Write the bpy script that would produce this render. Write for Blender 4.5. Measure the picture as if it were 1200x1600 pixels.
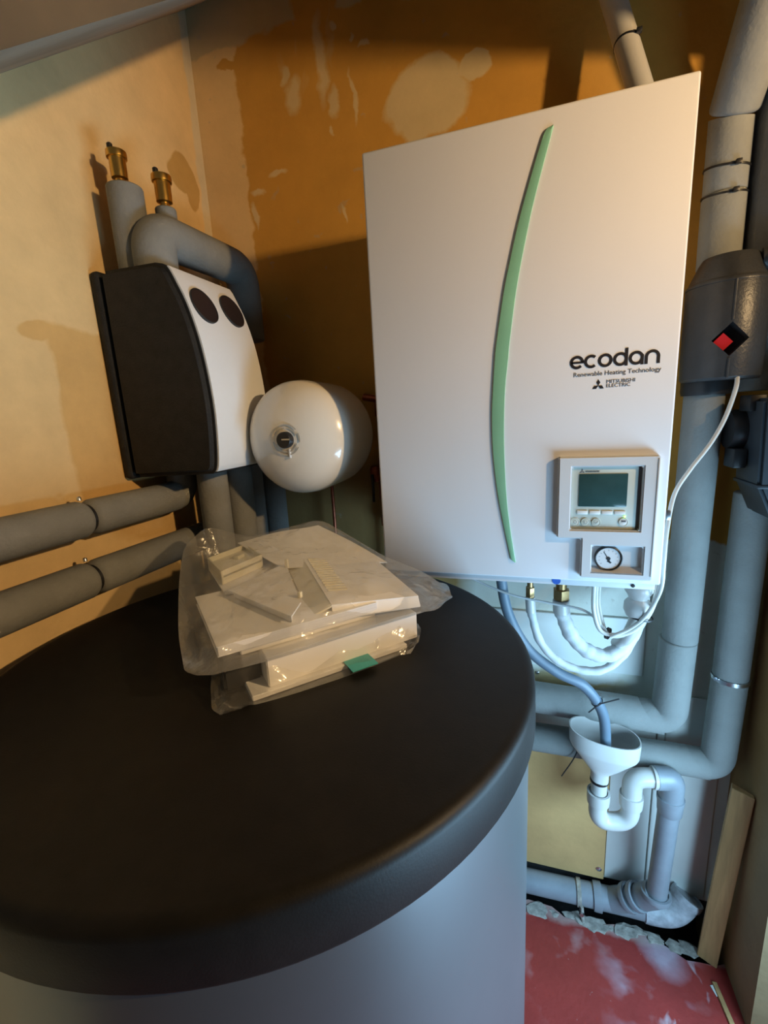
import bpy, bmesh, math, random
from mathutils import Vector, Matrix, Quaternion, noise

R = math.radians
for o in list(bpy.data.objects):
    bpy.data.objects.remove(o)
scene = bpy.context.scene
COL = scene.collection

# ------------------------------------------------------------------ camera, world, lights, exposure
def make_camera():
    yaw, pitch, roll, f = -.3161, -.2129, -.0557, 700.7
    loc = Vector((.295, -.8862, .333))
    fw = Vector((math.sin(yaw)*math.cos(pitch), math.cos(yaw)*math.cos(pitch), math.sin(pitch)))
    r0 = Vector((math.cos(yaw), -math.sin(yaw), 0)); u0 = r0.cross(fw)
    r = math.cos(roll)*r0 + math.sin(roll)*u0
    u = -math.sin(roll)*r0 + math.cos(roll)*u0
    cd = bpy.data.cameras.new('camera'); co = bpy.data.objects.new('camera', cd); COL.objects.link(co)
    m = Matrix.Identity(4)
    for i in range(3):
        m[i][0], m[i][1], m[i][2], m[i][3] = r[i], u[i], -fw[i], loc[i]
    co.matrix_world = m
    cd.sensor_fit = 'HORIZONTAL'; cd.sensor_width = 36; cd.lens = 36*f/1200
    cd.clip_start = .02; cd.clip_end = 50
    scene.camera = co
make_camera()

world = bpy.data.worlds.new('world'); scene.world = world
world.use_nodes = True
world.node_tree.nodes['Background'].inputs[0].default_value = (.62, .78, 1, 1)
world.node_tree.nodes['Background'].inputs[1].default_value = .01

def light(name, kind, loc, energy, col, **kw):
    ld = bpy.data.lights.new(name, kind); ld.energy = energy; ld.color = col
    for k, v in kw.items(): setattr(ld, k, v)
    lo = bpy.data.objects.new(name, ld); COL.objects.link(lo); lo.location = loc
    return lo
LAMP = Vector((1.5, -.66, .80))
light('bulb_light', 'POINT', LAMP, 58, (1, .655, .31), shadow_soft_size=.030)
dl = light('daylight_through_doorway', 'AREA', (1.10, -.36, -.42), 24, (.40, .71, 1), shape='RECTANGLE', size=.42, size_y=1.2)
dl.rotation_euler = Vector((-1, .42, -.16)).to_track_quat('-Z', 'Z').to_euler()

vs = scene.view_settings
vs.view_transform = 'Standard'; vs.look = 'None'; vs.gamma = 1; vs.use_curve_mapping = False
vs.exposure = .55

# ------------------------------------------------------------------ materials
def nd(nt, t, **kw):
    n = nt.nodes.new(t)
    for k, v in kw.items(): setattr(n, k, v)
    return n
def setin(n, **kw):
    for k, v in kw.items(): n.inputs[k.replace('_', ' ')].default_value = v
def c4(c): return (c[0], c[1], c[2], 1)
def mat(name, col, rough=.5, metal=0, var=.08, scale=9, bump=0, bscale=60, spec=.5, coat=0, sheen=0, stretch=None):
    m = bpy.data.materials.new(name); m.use_nodes = True
    nt = m.node_tree; b = nt.nodes['Principled BSDF']
    setin(b, Roughness=rough, Metallic=metal, Specular_IOR_Level=spec, Coat_Weight=coat, Sheen_Weight=sheen)
    tc = nd(nt, 'ShaderNodeTexCoord'); vec = tc.outputs['Object']
    if stretch:
        mp = nd(nt, 'ShaderNodeMapping'); mp.inputs['Scale'].default_value = stretch
        nt.links.new(vec, mp.inputs[0]); vec = mp.outputs[0]
    n = nd(nt, 'ShaderNodeTexNoise'); setin(n, Scale=scale, Detail=5.0, Roughness=.6)
    nt.links.new(vec, n.inputs['Vector'])
    r = nd(nt, 'ShaderNodeMapRange'); setin(r, From_Min=.3, From_Max=.7, To_Min=1-var, To_Max=1+var)
    nt.links.new(n.outputs['Fac'], r.inputs['Value'])
    mx = nd(nt, 'ShaderNodeVectorMath', operation='SCALE'); mx.inputs[0].default_value = col[:3]
    nt.links.new(r.outputs[0], mx.inputs['Scale']); nt.links.new(mx.outputs[0], b.inputs['Base Color'])
    if bump:
        n2 = nd(nt, 'ShaderNodeTexNoise'); setin(n2, Scale=bscale, Detail=4.0)
        nt.links.new(vec, n2.inputs['Vector'])
        bp = nd(nt, 'ShaderNodeBump'); setin(bp, Strength=bump, Distance=.004)
        nt.links.new(n2.outputs['Fac'], bp.inputs['Height']); nt.links.new(bp.outputs[0], b.inputs['Normal'])
    return m

class Paint:
    """procedural surface: base colour with shaped stains laid over it (object coordinates)"""
    def __init__(s, name, base, rough=.8, wob=.03, wscale=14, bump=.25, var=.1):
        s.m = bpy.data.materials.new(name); s.m.use_nodes = True; s.nt = s.m.node_tree
        s.b = s.nt.nodes['Principled BSDF']; setin(s.b, Roughness=rough, Specular_IOR_Level=.25)
        L = s.nt.links
        tc = nd(s.nt, 'ShaderNodeTexCoord'); s.raw = tc.outputs['Object']
        n = nd(s.nt, 'ShaderNodeTexNoise'); setin(n, Scale=wscale, Detail=5.0, Roughness=.55)
        L.new(s.raw, n.inputs['Vector'])
        sub = nd(s.nt, 'ShaderNodeVectorMath', operation='SUBTRACT'); sub.inputs[1].default_value = (.5, .5, .5)
        L.new(n.outputs['Color'], sub.inputs[0])
        sc = nd(s.nt, 'ShaderNodeVectorMath', operation='SCALE'); sc.inputs['Scale'].default_value = wob*2
        L.new(sub.outputs[0], sc.inputs[0])
        ad = nd(s.nt, 'ShaderNodeVectorMath', operation='ADD'); L.new(s.raw, ad.inputs[0]); L.new(sc.outputs[0], ad.inputs[1])
        s.P = ad.outputs[0]
        n2 = nd(s.nt, 'ShaderNodeTexNoise'); setin(n2, Scale=5.0, Detail=8.0, Roughness=.65); L.new(s.raw, n2.inputs['Vector'])
        s.var = nd(s.nt, 'ShaderNodeMapRange'); setin(s.var, From_Min=.3, From_Max=.7, To_Min=1-var, To_Max=1+var)
        L.new(n2.outputs['Fac'], s.var.inputs['Value'])
        rgb = nd(s.nt, 'ShaderNodeRGB'); rgb.outputs[0].default_value = c4(base); s.col = rgb.outputs[0]
        n3 = nd(s.nt, 'ShaderNodeTexNoise'); setin(n3, Scale=70.0, Detail=6.0); L.new(s.raw, n3.inputs['Vector'])
        bp = nd(s.nt, 'ShaderNodeBump'); setin(bp, Strength=bump, Distance=.004)
        L.new(n3.outputs['Fac'], bp.inputs['Height']); L.new(bp.outputs[0], s.b.inputs['Normal'])
    def _mix(s, fac, col):
        m = nd(s.nt, 'ShaderNodeMix', data_type='RGBA')
        s.nt.links.new(fac, m.inputs[0]); s.nt.links.new(s.col, m.inputs[6]); m.inputs[7].default_value = c4(col)
        s.col = m.outputs[2]
    def blob(s, c, r, col, amt=1, soft=.06, wob=True):
        L = s.nt.links
        a = nd(s.nt, 'ShaderNodeVectorMath', operation='SUBTRACT'); L.new(s.P if wob else s.raw, a.inputs[0]); a.inputs[1].default_value = c
        d = nd(s.nt, 'ShaderNodeVectorMath', operation='DIVIDE'); L.new(a.outputs[0], d.inputs[0]); d.inputs[1].default_value = r
        l = nd(s.nt, 'ShaderNodeVectorMath', operation='LENGTH'); L.new(d.outputs[0], l.inputs[0])
        mr = nd(s.nt, 'ShaderNodeMapRange'); setin(mr, From_Min=1-soft, From_Max=1+soft, To_Min=amt, To_Max=0.0)
        L.new(l.outputs['Value'], mr.inputs['Value']); s._mix(mr.outputs[0], col)
    def rect(s, c, r, col, soft=.05):
        L = s.nt.links
        a = nd(s.nt, 'ShaderNodeVectorMath', operation='SUBTRACT'); L.new(s.P, a.inputs[0]); a.inputs[1].default_value = c
        d = nd(s.nt, 'ShaderNodeVectorMath', operation='DIVIDE'); L.new(a.outputs[0], d.inputs[0]); d.inputs[1].default_value = r
        e = nd(s.nt, 'ShaderNodeVectorMath', operation='ABSOLUTE'); L.new(d.outputs[0], e.inputs[0])
        sp = nd(s.nt, 'ShaderNodeSeparateXYZ'); L.new(e.outputs[0], sp.inputs[0])
        m1 = nd(s.nt, 'ShaderNodeMath', operation='MAXIMUM'); L.new(sp.outputs[0], m1.inputs[0]); L.new(sp.outputs[1], m1.inputs[1])
        m2 = nd(s.nt, 'ShaderNodeMath', operation='MAXIMUM'); L.new(m1.outputs[0], m2.inputs[0]); L.new(sp.outputs[2], m2.inputs[1])
        mr = nd(s.nt, 'ShaderNodeMapRange'); setin(mr, From_Min=1-soft, From_Max=1+soft, To_Min=1.0, To_Max=0.0)
        L.new(m2.outputs[0], mr.inputs['Value']); s._mix(mr.outputs[0], col)
    def half(s, axis, edge, col, below=True, soft=.004, amt=1):
        L = s.nt.links
        sp = nd(s.nt, 'ShaderNodeSeparateXYZ'); L.new(s.P, sp.inputs[0])
        mr = nd(s.nt, 'ShaderNodeMapRange')
        setin(mr, From_Min=edge-soft, From_Max=edge+soft, To_Min=amt if below else 0.0, To_Max=0.0 if below else amt)
        L.new(sp.outputs[axis], mr.inputs['Value']); s._mix(mr.outputs[0], col)
    def streaks(s, scale, col, lo=.62, hi=.66, amt=1, region=None):
        L = s.nt.links
        mp = nd(s.nt, 'ShaderNodeMapping'); mp.inputs['Scale'].default_value = scale; L.new(s.P, mp.inputs[0])
        n = nd(s.nt, 'ShaderNodeTexNoise'); setin(n, Scale=1.0, Detail=3.0); L.new(mp.outputs[0], n.inputs['Vector'])
        mr = nd(s.nt, 'ShaderNodeMapRange'); setin(mr, From_Min=lo, From_Max=hi, To_Min=0.0, To_Max=amt); L.new(n.outputs['Fac'], mr.inputs['Value'])
        fac = mr.outputs[0]
        if region:
            c, r = region
            a = nd(s.nt, 'ShaderNodeVectorMath', operation='SUBTRACT'); L.new(s.P, a.inputs[0]); a.inputs[1].default_value = c
            d = nd(s.nt, 'ShaderNodeVectorMath', operation='DIVIDE'); L.new(a.outputs[0], d.inputs[0]); d.inputs[1].default_value = r
            l = nd(s.nt, 'ShaderNodeVectorMath', operation='LENGTH'); L.new(d.outputs[0], l.inputs[0])
            mg = nd(s.nt, 'ShaderNodeMapRange'); setin(mg, From_Min=.6, From_Max=1.0, To_Min=1.0, To_Max=0.0); L.new(l.outputs['Value'], mg.inputs['Value'])
            mu = nd(s.nt, 'ShaderNodeMath', operation='MULTIPLY'); L.new(fac, mu.inputs[0]); L.new(mg.outputs[0], mu.inputs[1]); fac = mu.outputs[0]
        s._mix(fac, col)
    def done(s):
        v = nd(s.nt, 'ShaderNodeVectorMath', operation='SCALE'); s.nt.links.new(s.col, v.inputs[0]); s.nt.links.new(s.var.outputs[0], v.inputs['Scale'])
        s.nt.links.new(v.outputs[0], s.b.inputs['Base Color'])
        return s.m

CREAM = (.70, .49, .235); OCHRE = (.55, .29, .055); WHITEP = (.72, .72, .66)
def mat_wall_back():
    p = Paint('ochre_board_wall', OCHRE, wob=.035, wscale=11)
    p.half(0, -.465, CREAM)                                     # plastered corner strip
    p.half(2, 1.315, (.50, .39, .22), below=False)
    p.blob((-.22, .36, 1.40), (.07, .5, .13), OCHRE)
    p.blob((.10, .36, 1.38), (.22, .5, .10), (.50, .40, .26))
    p.blob((-.46, .36, 1.27), (.06, .5, .012), OCHRE)
    p.blob((.05, .36, 1.07), (.105, .5, .085), (.60, .47, .27))
    p.blob((.17, .36, 1.12), (.035, .5, .03), (.60, .47, .27))
    for (x, z, rx, rz) in [(-.215, 1.22, .014, .085), (-.19, 1.13, .010, .03), (-.30, 1.16, .02, .035), (-.325, 1.21, .008, .02),
                           (-.135, 1.12, .006, .055), (-.18, 1.28, .006, .006), (-.13, 1.25, .006, .005), (-.10, 1.23, .012, .005),
                           (-.43, .955, .022, .008), (-.365, .985, .02, .007), (-.45, .90, .008, .03), (-.18, .86, .004, .02),
                           (-.2, 1.07, .004, .01), (.31, .965, .02, .02)]:
        p.blob((x, .36, z), (rx, .5, rz), (.62, .50, .30), amt=.8, soft=.3)
    p.streaks((16, 1, 4), (.55, .42, .22), .60, .70, .7, ((-.25, .36, 1.27), (.14, 1, .13)))
    # lower part of the wall: old white paint, bare board patches
    p.half(2, -.02, (.66, .68, .60))
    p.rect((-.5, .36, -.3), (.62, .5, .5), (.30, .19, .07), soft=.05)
    p.blob((.42, .36, -.44), (.13, .5, .035), (.52, .40, .20), soft=.25)
    p.blob((.28, .36, -.30), (.16, .5, .10), (.60, .58, .46), soft=.5, amt=.7)
    p.blob((.50, .36, -.41), (.06, .5, .035), WHITEP, soft=.15)
    p.streaks((30, 1, 30), (.36, .33, .26), .70, .74, .35)
    return p.done()
def mat_wall_left():
    p = Paint('cream_plaster_wall', CREAM, wob=.02, wscale=10, var=.13)
    p.rect((-.6, .03, .33), (.5, .225, .21), (.62, .38, .14), soft=.02)
    p.blob((-.6, -.21, .525), (.5, .035, .018), (.62, .38, .14), soft=.1)
    p.blob((-.6, .10, .12), (.5, .23, .07), (.60, .38, .15), soft=.1)
    p.blob((-.6, .27, 1.00), (.5, .05, .05), (.50, .30, .09), soft=.05)
    p.blob((-.6, .305, .965), (.5, .025, .055), (.50, .30, .09), soft=.05)
    p.half(1, .34, (.60, .50, .33), below=False)
    return p.done()
def mat_floor():
    p = Paint('red_painted_concrete', (.30, .036, .030), rough=.42, wob=.03, wscale=9, bump=.3, var=.2)
    p.b.inputs['Specular IOR Level'].default_value = .5
    p.streaks((7, 9, 1), (.50, .40, .46), .55, .72, .75, ((.66, .13, -1.2), (.17, .30, 1)))
    p.streaks((22, 8, 1), (.62, .55, .60), .60, .68, .7, ((.72, .14, -1.2), (.10, .26, 1)))
    p.streaks((12, 12, 1), (.46, .30, .30), .58, .75, .5, ((.5, .2, -1.2), (.3, .25, 1)))
    p.blob((.68, .26, -1.2), (.045, .05, 1), (.52, .46, .55), amt=.7, soft=.5)
    p.half(1, .272, (.50, .44, .40), below=False, amt=.55, soft=.01)
    p.streaks((60, 60, 1), (.65, .55, .52), .72, .76, .6)
    return p.done()
def mat_wall_right():
    p = Paint('brown_board_wall', (.30, .17, .06), wob=.03, wscale=12, var=.2)
    p.half(2, .12, (.60, .54, .42), below=False)
    p.blob((.83, .12, -1.0), (.5, .12, .5), (.27, .19, .10), soft=.4)
    return p.done()
def mat_ceiling():
    p = Paint('smeared_grey_plaster', (.34, .29, .22), wob=.05, wscale=6, var=.1)
    p.streaks((5, 3, 3), (.26, .22, .16), .5, .62, .6)
    return p.done()
def mat_film(name, cloud=.12, tint=(.985, .985, .975)):
    m = bpy.data.materials.new(name); m.use_nodes = True; nt = m.node_tree
    for n in list(nt.nodes):
        if n.type != 'OUTPUT_MATERIAL': nt.nodes.remove(n)
    out = [n for n in nt.nodes if n.type == 'OUTPUT_MATERIAL'][0]
    tr = nd(nt, 'ShaderNodeBsdfTransparent'); tr.inputs[0].default_value = c4(tint)
    df = nd(nt, 'ShaderNodeBsdfDiffuse'); df.inputs[0].default_value = (.86, .84, .80, 1)
    tl = nd(nt, 'ShaderNodeBsdfTranslucent'); tl.inputs[0].default_value = (.86, .84, .80, 1)
    gl = nd(nt, 'ShaderNodeBsdfGlossy'); gl.inputs['Roughness'].default_value = .16
    gl.inputs['Color'].default_value = (1, 1, 1, 1)
    tc = nd(nt, 'ShaderNodeTexCoord'); n = nd(nt, 'ShaderNodeTexNoise'); setin(n, Scale=38.0, Detail=3.0, Distortion=1.2)
    mp = nd(nt, 'ShaderNodeMapping'); mp.inputs['Scale'].default_value = (1, .35, 1); mp.inputs['Rotation'].default_value = (0, 0, .9)
    nt.links.new(tc.outputs['Object'], mp.inputs[0]); nt.links.new(mp.outputs[0], n.inputs['Vector'])
    bp = nd(nt, 'ShaderNodeBump'); setin(bp, Strength=.45, Distance=.006)
    nt.links.new(n.outputs['Fac'], bp.inputs['Height']); nt.links.new(bp.outputs[0], gl.inputs['Normal'])
    a = nd(nt, 'ShaderNodeMixShader'); a.inputs[0].default_value = .5
    nt.links.new(df.outputs[0], a.inputs[1]); nt.links.new(tl.outputs[0], a.inputs[2])
    b = nd(nt, 'ShaderNodeMixShader'); b.inputs[0].default_value = cloud
    nt.links.new(tr.outputs[0], b.inputs[1]); nt.links.new(a.outputs[0], b.inputs[2])
    lw = nd(nt, 'ShaderNodeLayerWeight'); lw.inputs[0].default_value = .42
    nt.links.new(bp.outputs[0], lw.inputs['Normal'])
    mr = nd(nt, 'ShaderNodeMapRange'); setin(mr, From_Min=.0, From_Max=1.0, To_Min=.025, To_Max=.26)
    nt.links.new(lw.outputs['Fresnel'], mr.inputs['Value'])
    c = nd(nt, 'ShaderNodeMixShader'); nt.links.new(mr.outputs[0], c.inputs[0])
    nt.links.new(b.outputs[0], c.inputs[1]); nt.links.new(gl.outputs[0], c.inputs[2])
    nt.links.new(c.outputs[0], out.inputs[0])
    return m
def mat_emit(name, col, s):
    m = mat(name, col, .4); b = m.node_tree.nodes['Principled BSDF']
    b.inputs['Emission Color'].default_value = c4(col); b.inputs['Emission Strength'].default_value = s
    return m

M = dict(
    white=mat('white_enamel', (.76, .76, .78), .5, var=.012, scale=3, spec=.3),
    whitecase=mat('white_casing_metal', (.60, .61, .63), .4, var=.02),
    green=mat('green_translucent_plastic', (.24, .50, .32), .22, var=.08, scale=5, coat=.3),
    plastic=mat('white_plastic', (.70, .71, .72), .45, var=.02),
    ctrl=mat('grey_green_plastic', (.60, .66, .60), .45, var=.02),
    lcd=mat('dark_lcd_glass', (.035, .085, .085), .12, var=.15, scale=20),
    button=mat('pale_button', (.84, .86, .84), .4, var=.02),
    ink=mat('black_ink', (.012, .009, .012), .5, var=.1),
    grey_ink=mat('grey_ink', (.13, .13, .14), .5, var=.1),
    dial=mat('dial_paper', (.78, .79, .80), .5, var=.03),
    led=mat_emit('green_led', (.35, 1, .12), 4),
    lid=mat('black_textured_lid', (.010, .009, .008), .5, var=.2, scale=30, bump=.05, bscale=400, spec=.22),
    tank=mat('silver_grey_tank_jacket', (.18, .195, .205), .38, .75, var=.04, scale=4, spec=.4),
    foam=mat('grey_pipe_insulation', (.205, .205, .19), .85, var=.10, scale=14, bump=.25, bscale=160, spec=.2),
    foam2=mat('pale_grey_pipe_insulation', (.27, .28, .265), .82, var=.08, scale=14, bump=.22, bscale=160, spec=.2),
    epp=mat('black_moulded_foam', (.016, .015, .014), .72, var=.25, scale=40, bump=.3, bscale=320, spec=.3),
    dull_brass=mat('dull_brass', (.34, .22, .10), .4, 1, var=.2, scale=40),
    brass=mat('brass', (.62, .38, .10), .28, 1, var=.12, scale=30),
    copper=mat('old_copper', (.30, .085, .045), .38, .8, var=.3, scale=40),
    vessel=mat('cream_white_enamel', (.78, .74, .66), .2, var=.02, coat=.5),
    blackp=mat('black_plastic', (.014, .014, .015), .4, var=.15),
    darkp=mat('dark_blue_grey_plastic', (.022, .028, .034), .45, var=.12),
    filter=mat('dark_foam_shell', (.036, .037, .038), .36, var=.15, scale=30, bump=.15, bscale=200),
    red=mat('red_plastic', (.62, .02, .03), .35, var=.08),
    whitehose=mat('white_foam_hose', (.60, .62, .62), .6, var=.07, scale=30, bump=.35, bscale=55),
    cable=mat('white_cable', (.66, .65, .60), .4, var=.03),
    greycable=mat('grey_cable', (.50, .51, .50), .45, var=.04),
    bluehose=mat('blue_grey_hose', (.13, .18, .23), .45, var=.06),
    pvcw=mat('white_pvc', (.56, .55, .52), .3, var=.03),
    pvcg=mat('grey_pvc', (.25, .28, .31), .38, var=.10, scale=20),
    pvcdirty=mat('dusty_grey_pvc', (.40, .43, .46), .6, var=.35, scale=35),
    steel=mat('zinc_steel', (.62, .64, .66), .28, 1, var=.15, scale=40),
    wood=mat('raw_pine', (.46, .27, .11), .7, var=.16, scale=6, bump=.2, bscale=40, stretch=(14, 14, 1.2)),
    tan=mat('tan_board', (.60, .37, .15), .8, var=.10, scale=8, bump=.2),
    whiteboard=mat('white_painted_board', (.70, .72, .68), .6, var=.05, scale=6),
    concrete=mat('crumbled_concrete', (.34, .32, .28), .95, var=.35, scale=45, bump=.9, bscale=60),
    dark=mat('near_black_rough', (.035, .032, .03), .95, var=.4, scale=30, bump=.8, bscale=50),  # near-black rough finish for the channel, sill and rear wall
    paper=mat('white_paper', (.90, .89, .88), .6, var=.02),
    pages=mat('page_edges', (.80, .79, .79), .7, var=.10, scale=3, stretch=(1, 1, 260)),
    ivory=mat('ivory_plastic', (.82, .79, .66), .4, var=.03),
    teal=mat('teal_card', (.05, .42, .42), .5, var=.05),
    film=mat_film('clear_polythene', .19), film2=mat_film('clear_polythene_lower', .07),
)
M['wall_back'] = mat_wall_back(); M['wall_left'] = mat_wall_left(); M['floor'] = mat_floor()
M['slab_end'] = mat('darkened_slab_end', (.075, .055, .032), .9, var=.2, scale=5); M['ceiling_dark'] = mat('dim_brown_ceiling', (.14, .10, .06), .9, var=.2, scale=3); M['wall_right'] = mat_wall_right(); M['ceiling'] = mat_ceiling()

# ------------------------------------------------------------------ mesh helpers
def link(name, bm, m, parent=None, smooth=True, label=None, cat=None, group=None, kind=None, auto=40, weld=True):
    if weld: bmesh.ops.remove_doubles(bm, verts=bm.verts, dist=1e-6)
    bmesh.ops.recalc_face_normals(bm, faces=bm.faces)
    me = bpy.data.meshes.new(name)
    if smooth:
        for f in bm.faces: f.smooth = True
        ca = math.cos(R(auto))
        for e in bm.edges:
            if len(e.link_faces) == 2 and e.link_faces[0].normal.dot(e.link_faces[1].normal) < ca: e.smooth = False
    bm.to_mesh(me); bm.free()
    me.materials.append(M[m] if isinstance(m, str) else m)
    o = bpy.data.objects.new(name, me); COL.objects.link(o)
    if parent is not None: o.parent = parent
    tag(o, label, cat, group, kind)
    return o
def tag(o, label=None, cat=None, group=None, kind=None):
    if label: o['label'] = label
    if cat: o['category'] = cat
    if group: o['group'] = group
    if kind: o['kind'] = kind
    return o
def thing(name, label, cat, group=None, loc=(0, 0, 0)):
    o = bpy.data.objects.new(name, None); COL.objects.link(o); o.empty_display_size = .05
    return tag(o, label, cat, group)

def box(bm, lo, hi, bev=0, seg=2, mtx=None):
    vs_ = [bm.verts.new((x, y, z)) for x in (lo[0], hi[0]) for y in (lo[1], hi[1]) for z in (lo[2], hi[2])]
    q = [(0, 1, 3, 2), (4, 6, 7, 5), (0, 4, 5, 1), (2, 3, 7, 6), (0, 2, 6, 4), (1, 5, 7, 3)]
    fs = [bm.faces.new([vs_[i] for i in f]) for f in q]
    allv = vs_
    if bev:
        es = list({e for f in fs for e in f.edges})
        r = bmesh.ops.bevel(bm, geom=es, offset=bev, segments=seg, affect='EDGES', profile=.5)
        allv = list({v for f in r['faces'] for v in f.verts} | {v for v in vs_ if v.is_valid})
    if mtx is not None: bmesh.ops.transform(bm, matrix=mtx, verts=[v for v in allv if v.is_valid])
    return bm
def nbox(lo, hi, bev=0, seg=2, mtx=None): return box(bmesh.new(), lo, hi, bev, seg, mtx)

def smooth_path(pts, n=6):
    pts = [Vector(p) for p in pts]
    if len(pts) < 3 or n <= 1: return pts
    out = []
    for i in range(len(pts)-1):
        p0 = pts[i-1] if i else pts[0]*2-pts[1]
        p1, p2 = pts[i], pts[i+1]
        p3 = pts[i+2] if i+2 < len(pts) else pts[-1]*2-pts[-2]
        for k in range(n):
            t = k/n
            out.append(.5*((2*p1)+(p2-p0)*t+(2*p0-5*p1+4*p2-p3)*t*t+(3*p1-p0-3*p2+p3)*t**3))
    out.append(pts[-1]); return out
def fillet(pts, r, n=8):
    """polyline with rounded corners of radius r"""
    pts = [Vector(p) for p in pts]; out = [pts[0]]
    for i in range(1, len(pts)-1):
        a, b, c = pts[i-1], pts[i], pts[i+1]
        u, v = (a-b).normalized(), (c-b).normalized()
        ang = u.angle(v); d = min(r/math.tan(ang/2), .49*(a-b).length, .49*(c-b).length)
        s, e = b+u*d, b+v*d
        for k in range(n+1):
            t = k/n; out.append((1-t)**2*s + 2*t*(1-t)*b + t*t*e)
    out.append(pts[-1]); return out
def tube(bm, path, r, seg=20, cap=True, n0=None, n1=None, round0=0, round1=0):
    """sweep; r number or function of (t, i); n0/n1: plane normals that cut the ends"""
    P = [Vector(p) for p in path]
    if round0:
        d = (P[0]-P[1]).normalized()
    T = []
    for i in range(len(P)):
        a = P[max(0, i-1)]; b = P[min(len(P)-1, i+1)]; T.append((b-a).normalized())
    ref = Vector((0, 0, 1)) if abs(T[0].z) < .9 else Vector((1, 0, 0))
    N = (ref - T[0]*ref.dot(T[0])).normalized()
    rings = []
    for i in range(len(P)):
        if i:
            ax = T[i-1].cross(T[i])
            if ax.length > 1e-9: N = Quaternion(ax.normalized(), T[i-1].angle(T[i])) @ N
        N = (N - T[i]*N.dot(T[i])).normalized(); B = T[i].cross(N)
        rad = r(i/(len(P)-1), i) if callable(r) else r
        ring = []
        for k in range(seg):
            a = 2*math.pi*k/seg
            v = P[i] + (N*math.cos(a)+B*math.sin(a))*rad
            nn = n0 if i == 0 else (n1 if i == len(P)-1 else None)
            if nn is not None:
                nn = Vector(nn); v = v + T[i]*((P[i]-v).dot(nn)/T[i].dot(nn))
            ring.append(bm.verts.new(v))
        rings.append(ring)
    for a, b in zip(rings, rings[1:]):
        for k in range(seg): bm.faces.new((a[k], a[(k+1) % seg], b[(k+1) % seg], b[k]))
    if cap:
        bm.faces.new(rings[0][::-1]); bm.faces.new(rings[-1])
    return bm
def ntube(path, r, seg=20, **kw): return tube(bmesh.new(), path, r, seg, **kw)
def lathe(bm, prof, seg=48, mtx=None):
    """profile [(radius, height)] about local Z"""
    rings = []; new = []
    for rr, z in prof:
        if rr < 1e-6:
            v = bm.verts.new((0, 0, z)); rings.append([v]); new.append(v)
        else:
            ring = [bm.verts.new((rr*math.cos(2*math.pi*k/seg), rr*math.sin(2*math.pi*k/seg), z)) for k in range(seg)]
            rings.append(ring); new += ring
    for a, b in zip(rings, rings[1:]):
        for k in range(seg):
            k2 = (k+1) % seg
            if len(a) == 1 and len(b) == 1: continue
            if len(a) == 1: bm.faces.new((a[0], b[k2], b[k]))
            elif len(b) == 1: bm.faces.new((a[k], a[k2], b[0]))
            else: bm.faces.new((a[k], a[k2], b[k2], b[k]))
    if mtx is not None: bmesh.ops.transform(bm, matrix=mtx, verts=new)
    return bm
def nlathe(prof, seg=48, mtx=None): return lathe(bmesh.new(), prof, seg, mtx)
def prism(bm, poly, d, mtx=None):
    """polygon in local XY extruded from 0 to d along Z"""
    a = [bm.verts.new((x, y, 0)) for x, y in poly]; b = [bm.verts.new((x, y, d)) for x, y in poly]
    n = len(poly)
    bm.faces.new(a[::-1]); bm.faces.new(b)
    for i in range(n): bm.faces.new((a[i], a[(i+1) % n], b[(i+1) % n], b[i]))
    if mtx is not None: bmesh.ops.transform(bm, matrix=mtx, verts=a+b)
    return bm
def axis(loc, d, up=(0, 0, 1)):
    """matrix whose local Z points along d"""
    z = Vector(d).normalized(); u = Vector(up)
    if abs(z.dot(u)) > .98: u = Vector((1, 0, 0))
    x = u.cross(z).normalized(); y = z.cross(x)
    m = Matrix.Identity(4)
    for i in range(3): m[i][0], m[i][1], m[i][2], m[i][3] = x[i], y[i], z[i], loc[i]
    return m
# frame that maps (x, z) drawings onto a face looking towards -Y
def front(y, x=0, z=0): return Matrix(((1, 0, 0, x), (0, 0, -1, y), (0, 1, 0, z), (0, 0, 0, 1)))
def ribbon(bm, pts, w, d, mtx, closed=False):
    """flat stroke of width w along 2-D points"""
    n = len(pts); L_, R_ = [], []
    for i in range(n):
        a = Vector(pts[(i-1) % n] if closed else pts[max(0, i-1)]); b = Vector(pts[(i+1) % n] if closed else pts[min(n-1, i+1)])
        t = (b-a).normalized(); nn = Vector((-t.y, t.x)); p = Vector(pts[i])
        L_.append(p+nn*w/2); R_.append(p-nn*w/2)
    vs_ = []
    def mk(P, z):
        o = [bm.verts.new((p.x, p.y, z)) for p in P]; vs_.extend(o); return o
    l0, r0, l1, r1 = mk(L_, 0), mk(R_, 0), mk(L_, d), mk(R_, d)
    rng = range(n if closed else n-1)
    for i in rng:
        j = (i+1) % n
        bm.faces.new((l1[i], r1[i], r1[j], l1[j])); bm.faces.new((l0[i], l1[i], l1[j], l0[j])); bm.faces.new((r0[i], r0[j], r1[j], r1[i]))
    bmesh.ops.transform(bm, matrix=mtx, verts=vs_)
def arc(cx, cy, r, a0, a1, n=20): return [(cx+r*math.cos(R(a0+(a1-a0)*k/n)), cy+r*math.sin(R(a0+(a1-a0)*k/n))) for k in range(n+1)]
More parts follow.
